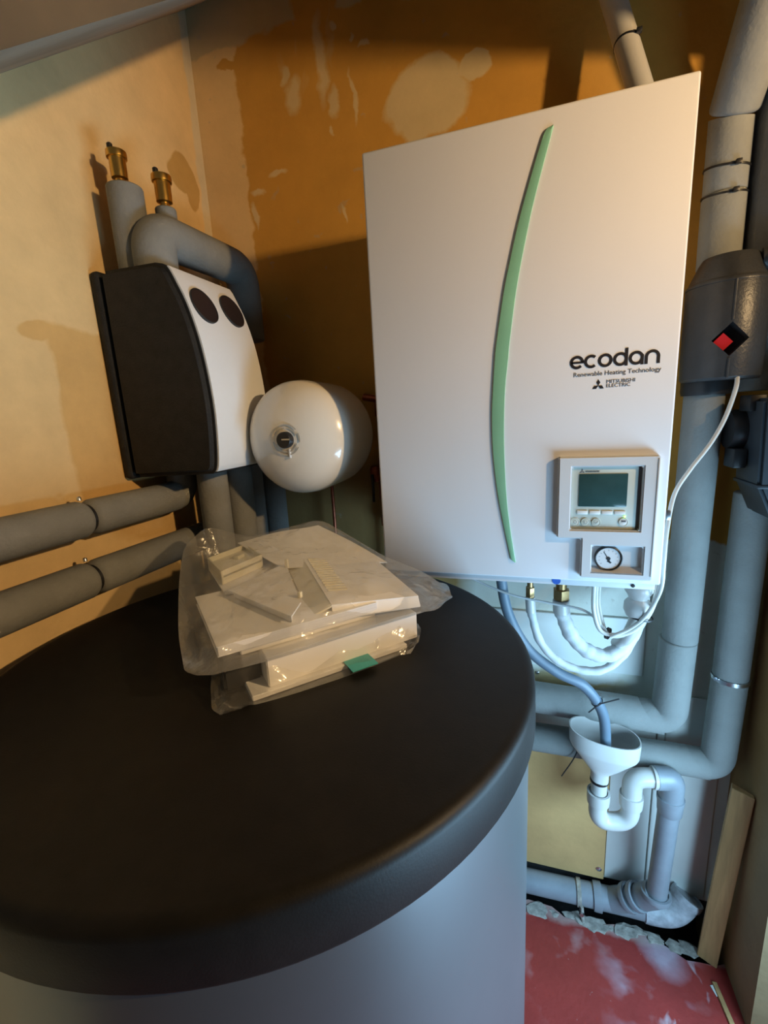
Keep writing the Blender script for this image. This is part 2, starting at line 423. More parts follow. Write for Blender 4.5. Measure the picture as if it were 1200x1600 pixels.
def text_bm(s, size, mtx, depth=.0004, width=None):
    cu = bpy.data.curves.new('t', 'FONT'); cu.body = s; cu.size = size; cu.extrude = depth; cu.resolution_u = 3
    ob = bpy.data.objects.new('t', cu); COL.objects.link(ob)
    dg = bpy.context.evaluated_depsgraph_get(); me = bpy.data.meshes.new_from_object(ob.evaluated_get(dg))
    bm = bmesh.new(); bm.from_mesh(me)
    bpy.data.objects.remove(ob); bpy.data.curves.remove(cu); bpy.data.meshes.remove(me)
    if width:
        x1 = max(v.co.x for v in bm.verts); x0 = min(v.co.x for v in bm.verts)
        for v in bm.verts: v.co.x = (v.co.x-x0)*width/(x1-x0)
    bmesh.ops.transform(bm, matrix=mtx, verts=bm.verts)
    return bm
def shell_wall(name, lo, hi, m, **kw):
    return link(name, nbox(lo, hi), m, smooth=False, kind='structure', **kw)

# ------------------------------------------------------------------ the room
YB, XL, XR, ZF = .37, -.6, .83, -1.2
shell_wall('wall_back', (XL-.1, YB, -1.11), (XR+.12, YB+.10, 2.2), 'wall_back', label='ochre board back wall with plaster smears behind the white unit')
shell_wall('wall_left', (XL-.1, -2.2, -1.35), (XL, YB, 2.2), 'wall_left', label='cream plastered left wall with ochre bare patches')
shell_wall('wall_right', (XR, .125, -1.35), (XR+.10, YB+.1, 2.2), 'wall_right', label='dim brown right wall behind the leaning plank')
shell_wall('trim_3', (XR, -1.4, .965), (XR+.10, .125, 2.2), 'wall_right', label='unseen lintel above the right wall opening, set to shade the upper back wall')  # unseen header, its height set to darken the top of the back wall
shell_wall('wall_front', (XL-.1, -1.42, -1.35), (XR+.1, -1.32, .3), 'dark', label='unseen low wall behind the viewer, added and darkened to block fill light')  # added out of view to stop ambient light and bounce
# sloping ceiling, rising towards the back wall
def ceiling():
    bm = bmesh.new(); y0, y1 = -1.40, YB+.1
    f = lambda y: .957+(y+.186)*.846
    vs_ = [bm.verts.new((x, y, f(y)+dz)) for dz in (0, .08) for y in (y0, y1) for x in (XL-.1, -.15)]
    for q in [(0, 1, 3, 2), (4, 6, 7, 5), (0, 4, 5, 1), (2, 3, 7, 6), (0, 2, 6, 4), (1, 5, 7, 3)]: bm.faces.new([vs_[i] for i in q])
    o = link('ceiling', bm, 'ceiling', smooth=False, kind='structure', label='sloping plastered ceiling above the left wall')
    o.data.materials.append(M['slab_end'])
    for f_ in o.data.polygons:
        if f_.normal.x > .5: f_.material_index = 1          # end face coloured dark to offset the lamp light on it
ceiling()
shell_wall('ceiling_upper', (-.2, -1.42, 2.15), (2.2, YB+.1, 2.2), 'ceiling_dark', label='high flat ceiling above the white unit')
# floor slab ending in a ragged edge before the back wall
def floor():
    random.seed(3); bm = bmesh.new(); xs = [-.7+i*.035 for i in range(100)]
    top0 = [bm.verts.new((x, -2.2, ZF)) for x in xs]
    edge = [(.292+.014*math.sin(x*23)+random.uniform(-.010, .010) - (.02 if x > .70 else 0)) for x in xs]
    top1 = [bm.verts.new((x, e, ZF)) for x, e in zip(xs, edge)]
    bot1 = [bm.verts.new((x, e+random.uniform(-.01, .006), ZF-.14)) for x, e in zip(xs, edge)]
    for i in range(len(xs)-1):
        bm.faces.new((top0[i], top0[i+1], top1[i+1], top1[i])); bm.faces.new((top1[i], top1[i+1], bot1[i+1], bot1[i]))
    link('floor', bm, 'floor', smooth=False, kind='structure', label='worn red painted concrete floor')
    bm = nbox((-.7, .2, -1.36), (2.6, .62, -1.335)); box(bm, (-.7, .52, -1.36), (2.6, .60, -1.0)); box(bm, (-.7, .47, -1.05), (2.6, .60, -1.0))
    link('trim_1', bm, 'dark', smooth=False, kind='structure', label='dark open channel at the foot of the back wall')
    bm = nbox((XL, .385, -1.20), (XR, .46, -1.112), .01)
    link('trim_2', bm, 'dark', smooth=False, kind='structure', label='dark sill under the back wall')  # near-black block filling the gap under the wall
floor()
def rubble():
    random.seed(8)
    for i in range(11):
        x = .35+i*.040+random.uniform(-.01, .01); s = random.uniform(.012, .024)
        bm = bmesh.new(); bmesh.ops.create_icosphere(bm, subdivisions=2, radius=s)
        for v in bm.verts:
            v.co *= 1+.75*noise.noise(v.co*75+Vector((i*7, 0, 0))); v.co.z *= .42; v.co.x *= 1.5
            v.co.z = max(-.006, min(v.co.z, .006+.004*noise.noise(v.co*90)))
        bmesh.ops.translate(bm, verts=bm.verts, vec=(x, .292+random.uniform(-.008, .012)-(.012 if x > .7 else 0), ZF-.002))
        link('concrete_chunk', bm, 'concrete', auto=25, label='crumbled grey mortar lump on the broken floor edge', cat='rubble', group='mortar lumps along the floor edge')
rubble()
# boards on the lower back wall
link('wall_board', nbox((.12, YB-.012, -1.108), (.535, YB, -.665), .003), 'tan', label='flat tan board on the wall below the funnel', cat='board')
link('wall_board', nbox((.537, YB-.007, -1.10), (.645, YB, -.50), .002), 'whiteboard', label='narrow white painted board behind the grey drain pipe', cat='board')
link('wall_board', nbox((.648, YB-.010, -1.105), (.665, YB, -.50), .002), 'whiteboard', label='thin white batten beside the grey drain pipe', cat='board')
link('wall_board', nbox((.668, YB-.006, -1.10), (.80, YB, -.45), .002), 'whiteboard', label='wide white board in the corner behind the plank', cat='board')
link('wall_board', nbox((.16, YB-.010, -.40), (.60, YB, -.235), .003), 'whiteboard', label='white horizontal board under the white unit', cat='board')
def screw(loc, d=(0, -1, 0), r=.005, label='', group=None):
    link('screw', nlathe([(r*.5, -.01), (r*.5, 0), (r, 0), (r, .002), (r*.6, .0035), (0, .0035)], 12, axis(loc, d)), 'steel', label=label, cat='screw', group=group)
for loc in [(.33, .37, -.43), (.47, .358, -.36), (.5, .36, -.28)]:
    screw(loc, label='small dark screw in the wall under the white unit', group='wall screws under the unit')
screw((.52, .358, -1.07), r=.008, label='bright screw at the lower corner of the tan board')
screw((.58, .362, -.545), r=.007, label='dark screw on the white board right of the funnel')

# ------------------------------------------------------------------ lamp (above right of the camera)
def lamp():
    t = thing('unseen_lamp', 'unseen standing lamp beyond the opening, with a tilted white dish added to cut its light', 'lamp')
    mtx = axis(LAMP, (-.87, -.62, 1))          # dish added and tilted to cut the lamp light low on the right
    link('cutoff_dish', nlathe([(0, -.045), (.03, -.042), (.075, -.032), (.11, -.008), (.111, -.010), (.075, -.035), (.03, -.046), (0, -.049)], 48, mtx), 'plastic', t)
    link('holder', nlathe([(0, -.045), (.018, -.045), (.018, -.10), (.010, -.11), (0, -.11)], 20, mtx), 'blackp', t)
    link('arm', ntube(smooth_path([mtx @ Vector((0, 0, -.105)), mtx @ Vector((0, 0, -.2)), LAMP+Vector((.30, .1, -.4)), LAMP+Vector((.35, .1, -2.0))], 6), .008, 12), 'blackp', t)
    link('foot', nlathe([(0, 0), (.14, 0), (.14, .015), (.02, .03), (0, .03)], 32, Matrix.Translation(LAMP+Vector((.35, .1, -2.0)))), 'blackp', t)
lamp()

# ------------------------------------------------------------------ hot water tank
def tank():
    cx, cy, r, zt = -.1205, -.2874, .430, -.04
    t = thing('hot_water_tank', 'large silver-grey cylindrical tank with a wide black lid', 'tank')
    mt = Matrix.Translation((cx, cy, 0))
    pr = [(0, zt), (r*.7, zt), (r-.016, zt)]
    pr += [(r-.014+.014*math.sin(R(a)), zt-.014+.014*math.cos(R(a))) for a in range(0, 91, 15)]
    pr += [(r+.001, zt-.062), (r-.002, zt-.068), (r-.012, zt-.068)]
    link('lid', nlathe(pr, 128, mt), 'lid', t, label='black textured lid', auto=60)
    link('jacket', nlathe([(r-.008, zt-.06), (r-.008, ZF+.02), (r-.014, ZF+.004), (0, ZF+.004)], 128, mt), 'tank', t, label='silver-grey jacket', auto=60)
    link('foot_ring', nlathe([(r-.05, ZF), (r-.03, ZF), (r-.03, ZF+.012), (r-.05, ZF+.012)], 64, mt), 'blackp', t)
tank()

# ------------------------------------------------------------------ white wall unit
def unit():
    t = thing('heat_pump_unit', 'white wall-hung heating unit with a curved green stripe and control panel', 'boiler')
    link('casing', nbox((.004, .026, -.010), (.526, .365, .797), .004), 'whitecase', t)
    link('bottom_lip', nbox((.006, .010, -.014), (.524, .03, .004), .002), 'whitecase', t)
    # front panel with openings built round the control bezel
    link('front_panel', nbox((0, 0, 0), (.53, .03, .80), .004, 3), 'white', t, label='smooth white front panel')
    Lp = [(.3265,.7721),(.3146,.7656),(.3052,.7412),(.2901,.6941),(.2745,.6407),(.2607,.5824),(.2499,.5304),(.2374,.4472),(.2345,.4176),(.2303,.3521),(.2293,.3087),(.2313,.2475),(.2395,.1727),(.2521,.1017),(.2651,.0382)]
    Rp = [(.3282,.7707),(.3196,.7403),(.3103,.7071),(.2975,.6586),(.2888,.6186),(.2799,.5751),(.2707,.5208),(.2613,.4449),(.2593,.4206),(.2542,.3691),(.2523,.3077),(.2532,.2413),(.2576,.1611),(.2648,.0991),(.275,.0325)]
    LL = smooth_path([(a, 0, b) for a, b in Lp], 4); RR = smooth_path([(a, 0, b) for a, b in Rp], 4)
    bm = bmesh.new(); rows = []
    for a, b in zip(LL, RR):
        rows.append([bm.verts.new(p) for p in ((a.x, .001, a.z), (a.x+.0008, -.003, a.z), ((a.x+b.x)/2, -.0042, (a.z+b.z)/2), (b.x-.0008, -.003, b.z), (b.x, .001, b.z))])
    for a, b in zip(rows, rows[1:]):
        for k in range(4): bm.faces.new((a[k], a[k+1], b[k+1], b[k]))
    bm.faces.new(rows[0]); bm.faces.new(rows[-1][::-1])
    link('green_stripe', bm, 'green', t, label='translucent green curved stripe')
    # lettering
    w = .0046; r = .0090; z0 = .3925; cz = z0+r+w/2; F = front(-.0001)
    x = .3635+r+w/2; step = 2*r+w+.0003
    bm = bmesh.new()
    ribbon(bm, arc(x, cz, r, 0, 318, 28), w, .0006, F); ribbon(bm, [(x-r, cz-.0003), (x+r+w/2, cz-.0003)], w*.75, .0006, F)       # e
    x += step; ribbon(bm, arc(x, cz, r, 48, 312, 24), w, .0006, F)                                                               # c
    x += step-.0008; ribbon(bm, arc(x, cz, r, 0, 360, 28)[:-1], w, .0006, F, True)                                               # o
    x += step+.0006; ribbon(bm, arc(x, cz, r, 0, 360, 28)[:-1], w, .00058, F, True); ribbon(bm, [(x+r, cz-r-w/2), (x+r, cz+r+.0085)], w, .0006, F)  # d
    x += step+.0010; ribbon(bm, arc(x, cz, r, 0, 360, 28)[:-1], w, .00058, F, True); ribbon(bm, [(x+r, cz-r-w/2), (x+r, cz+r*.55)], w, .0006, F)     # a
    x += step+.0012; ribbon(bm, [(x-r, cz-r-w/2), (x-r, cz)]+arc(x, cz, r, 180, 0, 18)[1:]+[(x+r, cz-r-w/2)], w, .0006, F)         # n
    link('brand_lettering', bm, 'ink', t, smooth=False, weld=False, label='black word ecodan')
    link('tagline_lettering', text_bm('Renewable Heating Technology', .0105, front(-.0002, .3705, .3795), width=.135), 'grey_ink', t, smooth=False, label='thin grey tagline')
    def emblem(cx, cz, s, y, name, par, m='ink'):
        bm = bmesh.new()
        for a in (90, 210, 330):
            d = Vector((math.cos(R(a)), math.sin(R(a)))); e1 = Vector((math.cos(R(a+30)), math.sin(R(a+30))))*s; e2 = Vector((math.cos(R(a-30)), math.sin(R(a-30))))*s
            pts = [Vector((0, 0)), e2, e1+e2, e1]
            prism(bm, [(p.x, p.y) for p in pts], .0006, front(y, cx, cz))
        link(name, bm, m, par, smooth=False, weld=False)
    emblem(.4105, .3625, .0060, -.0001, 'maker_emblem', t)
    link('maker_lettering', text_bm('MITSUBISHI', .0083, front(-.0002, .4235, .3655), width=.044), 'grey_ink', t, smooth=False)
    link('maker_lettering', text_bm('ELECTRIC', .0083, front(-.0002, .4235, .3585), width=.037), 'grey_ink', t, smooth=False)
    # control bezel: frame with window for the controller and a square hole for the gauge
    y0, y1 = .002, -.013
    def frame(bm, outer, inner):
        (a, b, c, d) = outer; (e, f, g, h) = inner   # x0 z0 x1 z1
        for lo, hi in [((a, b), (e, d)), ((g, b), (c, d)), ((e, b), (g, f)), ((e, h), (g, d))]:
            box(bm, (lo[0], y1, lo[1]), (hi[0], y0, hi[1]))
    bm = bmesh.new()
    # union outline: big frame .348..508 x .088..241 ; foot .392..508 x .012..088
    xs = [.349, .372, .392, .411, .4875, .4955, .512]; zs = [.012, .024, .075, .088, .105, .2215, .2405]
    def solid(i, j):
        xm, zm = (xs[i]+xs[i+1])/2, (zs[j]+zs[j+1])/2
        if zm < .088 and xm < .392: return False
        if .105 < zm < .2215 and .372 < xm < .4875: return False
        if .024 < zm < .075 and .411 < xm < .4955: return False
        return True
    vd = {}
    def V(i, j, k):
        key = (i, j, k)
        if key not in vd: vd[key] = bm.verts.new((xs[i], (y1, y0)[k], zs[j]))
        return vd[key]
    nx, nz = len(xs)-1, len(zs)-1
    sol = {(i, j): solid(i, j) for i in range(nx) for j in range(nz)}
    for (i, j), s_ in sol.items():
        if not s_: continue
        bm.faces.new((V(i, j, 0), V(i+1, j, 0), V(i+1, j+1, 0), V(i, j+1, 0)))
        for (di, dj, a, b) in ((-1, 0, (i, j), (i, j+1)), (1, 0, (i+1, j), (i+1, j+1)), (0, -1, (i, j), (i+1, j)), (0, 1, (i, j+1), (i+1, j+1))):
            if not sol.get((i+di, j+dj), False): bm.faces.new((V(*a, 0), V(*b, 0), V(*b, 1), V(*a, 1)))
    bmesh.ops.recalc_face_normals(bm, faces=bm.faces)
    es = [e for e in bm.edges if len(e.link_faces) == 2 and abs(e.link_faces[0].normal.dot(e.link_faces[1].normal)) < .5]
    bmesh.ops.bevel(bm, geom=es, offset=.0022, segments=2, affect='EDGES')
    bz = link('control_bezel', bm, 'plastic', t, label='raised white plastic bezel around controller and gauge')
    # slanted right rib of the bezel
    link('bezel_rib', nbox((.5085, -.0145, .02), (.5115, -.012, .235), .001), 'plastic', bz)
    # controller
    ct = link('controller', nbox((.3725, -.0045, .1055), (.4815, .001, .2212), .002), 'ctrl', t, label='pale grey-green controller')
    link('gap_strip', nbox((.4815, -.002, .1055), (.4873, .001, .2212)), 'grey_ink', bz)  # dark grey strip stands in for the shaded gap beside the controller
    link('display', nbox((.385, -.0062, .148), (.465, -.003, .2085), .0008), 'lcd', ct, label='dark switched-off screen')
    for k in range(4):
        link('soft_button', nbox((.3835+k*.0208, -.0068, .1335), (.4015+k*.0208, -.003, .1405), .001), 'button', ct)
    for k, xx in enumerate((.3805, .3985, .4165, .4615)):
        bt = link('round_button', nlathe([(.0078, 0), (.0078, .0012), (.007, .0018), (0, .0018)], 24, axis((xx, -.0042, .1185 if k < 3 else .1195), (0, -1, 0))), 'button' if k == 3 else 'ctrl', ct)
        link('button_ring', nlathe([(.0074, .0018), (.0074, .0023), (.0066, .0023), (.0066, .0018)], 24, axis((xx, -.0042, .1185 if k < 3 else .1195), (0, -1, 0))), 'ctrl', ct)
    F2 = front(-.0059)
    def sym(fn):
        bm = bmesh.new(); fn(bm); link('button_symbol', bm, 'grey_ink', ct, smooth=False, weld=False)
    sym(lambda b: ribbon(b, arc(.3805, .1185, .0026, 0, 360, 16)[:-1], .0006, .0002, F2, True))
    sym(lambda b: ribbon(b, arc(.3985, .1185, .0028, 130, 420, 14), .0006, .0002, F2))
    sym(lambda b: ribbon(b, [(.4138, .1187), (.4158, .1165), (.4195, .1208)], .0008, .0002, F2))
    sym(lambda b: (ribbon(b, [(.4578, .1215), (.4653, .1215)], .0035, .0002, F2)))
    link('status_light', nlathe([(.0014, 0), (.0014, .0012), (.0008, .002), (0, .002)], 12, axis((.4635, -.0044, .130), (0, -1, 0))), 'led', ct)
    emblem(.3895, .2132, .0028, -.0044, 'controller_emblem', ct, 'grey_ink')
    link('controller_lettering', text_bm('MITSUBISHI ELECTRIC', .0042, front(-.0046, .3955, .2115), width=.023), 'grey_ink', ct, smooth=False)
    # gauge in a square recess: floor of the recess has a lit slope
    g = link('gauge_recess', nbox((.411, -.0002, .024), (.4955, .003, .075)), 'plastic', t)
    gc = (.4400, 0, .0500)
    link('recess_slope', prism(bmesh.new(), [(0, 0), (.013, 0), (0, .009)], .0843, Matrix(((0, 0, 1, .4111), (-1, 0, 0, .0002), (0, 1, 0, .0242), (0, 0, 0, 1)))), 'plastic', g, smooth=False)
    pg = link('pressure_gauge', nlathe([(.0238, 0), (.0238, .008), (.0222, .0092), (.0208, .008), (.0208, .006), (0, .006)], 40, axis((gc[0], -.0002, gc[2]), (0, -1, 0))), 'blackp', t, label='round black-rimmed pressure gauge')
    link('dial', nlathe([(.0206, 0), (.0206, .0003), (0, .0003)], 40, axis((gc[0], -.0063, gc[2]), (0, -1, 0))), 'dial', pg)
    bm = bmesh.new(); F3 = front(-.0067, gc[0], gc[2])
    ribbon(bm, [(.003, -.006), (-.008, .0125)], .0014, .0003, F3); prism(bm, [(.0035*math.cos(k*.524), .0035*math.sin(k*.524)) for k in range(12)], .0007, F3)
    prism(bm, [(-.001, -.003), (.006, -.0075), (.0035, -.0095), (-.002, -.006)], .0004, F3)
    link('needle', bm, 'ink', pg, smooth=False, weld=False)
    bm = bmesh.new()
    for a in range(-40, 221, 26): ribbon(bm, [(.0145*math.cos(R(a)), .0145*math.sin(R(a))), (.0168*math.cos(R(a)), .0168*math.sin(R(a)))], .0006, .0002, F3)
    link('tick_marks', bm, 'grey_ink', pg, smooth=False, weld=False)
    # details on the edge
    link('side_clip', nbox((.528, .006, .122), (.539, .016, .139), .0015), 'steel', t)
    link('sticker', nlathe([(.008, 0), (.008, .0004), (0, .0004)], 20, axis((.352, .0095, -.005), (0, -1, 0))), mat('blue_sticker', (.03, .12, .5), .5), t)
    link('panel_screw', nlathe([(.0035, -.004), (.0035, .001), (0, .0015)], 14, axis((.487, .0095, -.007), (0, -1, 0))), 'blackp', t)
    # connections under the casing
    for (x, y, rr) in ((.304, .15, .0085), (.372, .15, .0150)):
        u_ = link('brass_union', ntube([(x, y, -.008), (x, y, -.102)], rr*.8, 14), 'dull_brass', t)
        link('union_nut', nlathe([(0, -.004), (rr*1.15, -.004), (rr*1.25, 0), (rr*1.25, .020), (rr*.8, .022)], 6, axis((x, y, -.098), (0, 0, 1))), 'dull_brass', u_, auto=20)
    link('cable_gland', nlathe([(.022, 0), (.022, -.02), (.026, -.03), (.027, -.042), (.021, -.052), (.018, -.06), (.026, -.07), (.027, -.085), (.022, -.098), (.0, -.098)], 28, axis((.520, .11, -.012), (0, 0, 1))), 'pvcw', t, label='ribbed white socket under the unit')
unit()

# ------------------------------------------------------------------ pump station on the left wall
def station():
    t = thing('pump_station', 'black foam pump station box with a white curved front and two dark round dials', 'pump station')
    prof = [(.660, -.430), (.651, -.405), (.615, -.386), (.578, -.370), (.53, -.356), (.485, -.347), (.425, -.340), (.364, -.337), (.30, -.340), (.245, -.347), (.228, -.358)]
    pr = smooth_path([(x, 0, z) for z, x in prof], 3)
    y0, y1 = -.080, .150
    def body(xa, ya, yb, off, zlo, zhi, bev):
        bm = bmesh.new()
        poly = [(p.x+off, p.z) for p in pr] + [(xa, zlo), (xa, zhi)]
        a = [bm.verts.new((x, ya, z)) for x, z in poly]; b = [bm.verts.new((x, yb, z)) for x, z in poly]; n = len(poly)
        bm.faces.new(a); bm.faces.new(b[::-1])
        for i in range(n): bm.faces.new((a[i], b[i], b[(i+1) % n], a[(i+1) % n]))
        bmesh.ops.recalc_face_normals(bm, faces=bm.faces)
        es = [e for e in bm.edges if len(e.link_faces) == 2 and e.link_faces[0].normal.dot(e.link_faces[1].normal) < .6]
        if bev: bmesh.ops.bevel(bm, geom=es, offset=bev, segments=3, affect='EDGES')
        return bm
    link('foam_body', body(-.572, y0, y1, 0, .222, .662, .010), 'epp', t, label='black moulded foam shell')
    link('rear_shell', nbox((-.598, y0-.001, .219), (-.574, y1+.001, .664), .009, 3), 'epp', t)
    # white front cover following the curve
    bm = bmesh.new(); rows = []
    ya, yb = y0+.012, y1-.018
    for p in pr:
        if p.z < .2285 or p.z > .656: continue
        rows.append([bm.verts.new((p.x+dx, y, p.z)) for dx, y in ((.0005, ya), (.0045, ya), (.0045, yb), (.0005, yb))])
    for a, b in zip(rows, rows[1:]):
        for k in range(4): bm.faces.new((a[k], a[(k+1) % 4], b[(k+1) % 4], b[k]))
    bm.faces.new(rows[0]); bm.faces.new(rows[-1][::-1])
    link('front_cover', bm, 'plastic', t, label='white curved front cover')
    # dials: dark discs lying on the curve
    for yc, zc in ((-.018, .580), (.084, .588)):
        # find slope
        x1 = x2 = None
        for p, p2 in zip(pr, pr[1:]):
            if (p.z-zc)*(p2.z-zc) <= 0:
                f = (zc-p.z)/(p2.z-p.z); xc = p.x+(p2.x-p.x)*f; tn = (p2-p).normalized()
        nrm = Vector((-tn.z, 0, tn.x));  nrm = nrm if nrm.x > 0 else -nrm
        m_ = axis((xc+.0045, yc, zc), nrm)
        d = link('thermometer', nlathe([(.038, -.002), (.038, .003), (.0365, .0038), (.035, .003), (.035, .0022), (0, .0022)], 40, m_), 'blackp', t, label='dark round thermometer')
        link('thermometer_glass', nlathe([(.0348, .0022), (.0348, .0027), (0, .0030)], 40, m_), 'lcd' if False else 'ink', d)
    link('cover_screw', nlathe([(.004, -.006), (.004, .003), (0, .004)], 14, axis((-.428, .135, .665), (.6, 0, 1))), 'brass', t)
station()

# ------------------------------------------------------------------ insulated pipes
def sleeve(parent, path, r=.036, m='foam', seg=28, soft=.004, **kw):
    """foam sleeve with slightly rounded ends"""
    P = [Vector(p) for p in path]
    if 'n0' not in kw and soft:
        d = (P[1]-P[0]).normalized(); P = [P[0], P[0]+d*soft*.4, P[0]+d*soft] + P[1:]
        n0 = True
    else: n0 = False
    if 'n1' not in kw and soft:
        d = (P[-2]-P[-1]).normalized(); P = P[:-1] + [P[-1]+d*soft, P[-1]+d*soft*.4, P[-1]]
        n1 = True
    else: n1 = False
    n = len(P)
    def rad(t, i):
        if n0 and i < 2: return r-soft*(.9, .25)[i]
        if n1 and i > n-3: return r-soft*(.25, .9)[i-(n-2)]
        return r
    return link('foam_sleeve', ntube(P, rad, seg, **kw), m, parent, auto=50)
def air_vent(parent, x, y, z, s=1):
    v = link('air_vent', nlathe([(.010*s, -.012), (.010*s, 0), (.0165*s, .002), (.0170*s, .016*s), (.0170*s, .040*s), (.0205*s, .041*s), (.0212*s, .047*s), (.0205*s, .054*s), (.012*s, .057*s), (0, .057*s)], 28, Matrix.Translation((x, y, z))), 'brass', parent, label='brass automatic air vent', auto=30)
    link('vent_cap', nlathe([(.006*s, 0), (.006*s, .010), (.004*s, .012), (0, .012)], 14, Matrix.Translation((x-.006, y-.008, z+.056*s))), 'blackp', v)
    return v
def left_pipes():
    p = thing('insulated_pipe', 'grey insulated riser pipe with brass vent closest to the left picture edge', 'pipe')
    sleeve(p, [(-.525, -.020, .655), (-.525, -.020, .832)], .036)
    air_vent(p, -.525, -.028, .843, .95)
    p = thing('insulated_pipe', 'grey insulated pipe bending over the top of the pump station, brass vent on it', 'pipe')
    sleeve(p, fillet([(-.470, -.022, .640), (-.470, -.022, .738), (-.470, .300, .748), (-.470, .300, .56)], .052, 10), .044)
    sleeve(p, [(-.478, .040, .765), (-.478, .040, .806)], .022)
    air_vent(p, -.478, .040, .816)
    # two pipes along the wall
    for z, ye, js, lab in ((.165, .045, -.232, 'upper grey insulated pipe running along the left wall'), (.042, .16, -.245, 'lower grey insulated pipe running along the left wall just above the tank')):
        p = thing('insulated_pipe', lab, 'pipe', 'wall pipes')
        sleeve(p, [(-.548, -1.1, z), (-.548, js, z-.002)], .037, soft=.015)
        if z > .1: path = fillet([(-.548, js+.001, z-.002), (-.548, ye, z-.002), (-.548, ye, .26)], .05)
        else: path = [(-.548, js+.001, z-.002), (-.548, ye, z-.004)]
        sleeve(p, path, .0365, soft=.015)
        link('clip_screw', nlathe([(.004, 0), (.004, .006), (.0025, .008), (0, .008)], 12, axis((-.556, js, z+.034), (-.1, 0, 1))), 'steel', p)
        link('clip_or_gap_ring', nlathe([(.020, -.004), (.0285, -.004), (.0285, .004), (.020, .004)], 30, axis((-.548, js, z-.002), (0, 1, 0))), 'blackp', p)  # black ring stands in for the dark gap between sleeves, no clip here
    # four drops below the station
    labs = ['first grey insulated drop pipe below the pump station, nearest the wall pipes', 'second grey insulated drop pipe below the pump station', 'third grey insulated drop pipe below the pump station', 'last dark drop pipe below the pump station, by the copper tube']
    for k, (x, y) in enumerate(((-.455, .04), (-.435, .115), (-.45, .19), (-.42, .255))):
        p = thing('insulated_pipe', labs[k], 'pipe', 'drop pipes under the pump station')
        sleeve(p, [(x, y, -.25), (x+.004, y, .23 if k < 2 else .30)], .036)
left_pipes()

# ------------------------------------------------------------------ expansion vessel and copper pipes
def vessel():
    t = thing('expansion_vessel', 'round cream-white expansion vessel with a dark centre cap beside the pump station', 'vessel')
    cx, cz, r = -.212, .291, .131
    pr = [(0, .0)]
    for a in range(6, 91, 6): pr.append((r*.985*math.sin(R(a))**.92, .062-.060*math.cos(R(a))**1.15))
    pr += [(r, .075), (r, .20)]
    for a in range(80, -1, -10): pr.append((r*math.sin(R(a)), .20+.085*math.cos(R(a))))
    m_ = axis((cx, .0, cz), (0, 1, 0))
    link('shell', nlathe(pr, 72, m_), 'vessel', t, auto=70)
    link('centre_cap', nlathe([(.018, .004), (.018, -.010), (.016, -.013), (0, -.013)], 24, m_), 'blackp', t)
    link('cap_slot', nbox((cx-.003, -.0145, cz), (cx+.016, -.0125, cz+.003)), 'steel', t)
    def dome(rad):
        best = min(pr[:16], key=lambda p: abs(p[0]-rad)); return best[1]
    bm = bmesh.new()
    for (ra, a0, a1) in ((.026, 20, 75), (.026, 95, 150), (.033, 40, 160), (.033, 185, 330), (.026, 200, 340), (.033, -10, 25)):
        pts = arc(0, 0, ra, a0, a1, 14)
        ribbon(bm, pts, .003, .0008, front(.0012+(ra*.09)**1.4, cx, cz))
    link('printed_ring', bm, mat('faint_grey_print', (.48, .46, .41), .4), t, smooth=False, weld=False, label='faint ring of small grey print')
    link('label_strip', nbox((cx+.004, -.0005, cz-.040), (cx+.007, .004, cz-.020)), 'plastic', t)
    link('neck', ntube([(cx, .28, cz), (cx, .345, cz)], .016, 18), 'brass', t)
    link('bracket', nbox((cx-.045, .345, cz-.03), (cx+.045, .369, cz+.03), .004), 'steel', t)
vessel()
def coppers():
    def pipe(path, r, lab, fittings=()):
        t = thing('copper_pipe', lab, 'pipe')
        link('copper_tube', ntube(path, r, 16), 'copper', t)
        for (loc, d, rr, ln) in fittings:
            link('fitting', nlathe([(rr, -ln/2), (rr*1.08, -ln/2+.003), (rr*1.08, ln/2-.003), (rr, ln/2)], 18, axis(loc, d)), 'copper', t)
        return t
    cx, cy = -.098, .335
    pipe(fillet([(cx, cy, -.30), (cx, cy, .375), (cx-.05, cy+.01, .385)], .02), .010, 'dark copper pipe between the expansion vessel and the white unit',
         [((cx, cy, .35), (0, 0, 1), .015, .04), ((cx, cy, .12), (0, 0, 1), .016, .05), ((cx, cy, .20), (0, 0, 1), .014, .03), ((cx, cy, .03), (0, 0, 1), .014, .03)])
    pipe([(-.262, .33, -.4), (-.262, .33, .24)], .005, 'thin copper tube hanging below the expansion vessel')
    v = thing('copper_valve', 'small dark copper valve beside the expansion vessel', 'valve')
    link('valve_body', nlathe([(0, -.022), (.012, -.022), (.016, -.012), (.016, .012), (.012, .022), (0, .022)], 18, axis((-.120, .325, .17), (0, 0, 1))), 'copper', v)
    link('lever', nbox((-.128, .305, .09), (-.120, .31, .17), .002), 'blackp', v)
coppers()

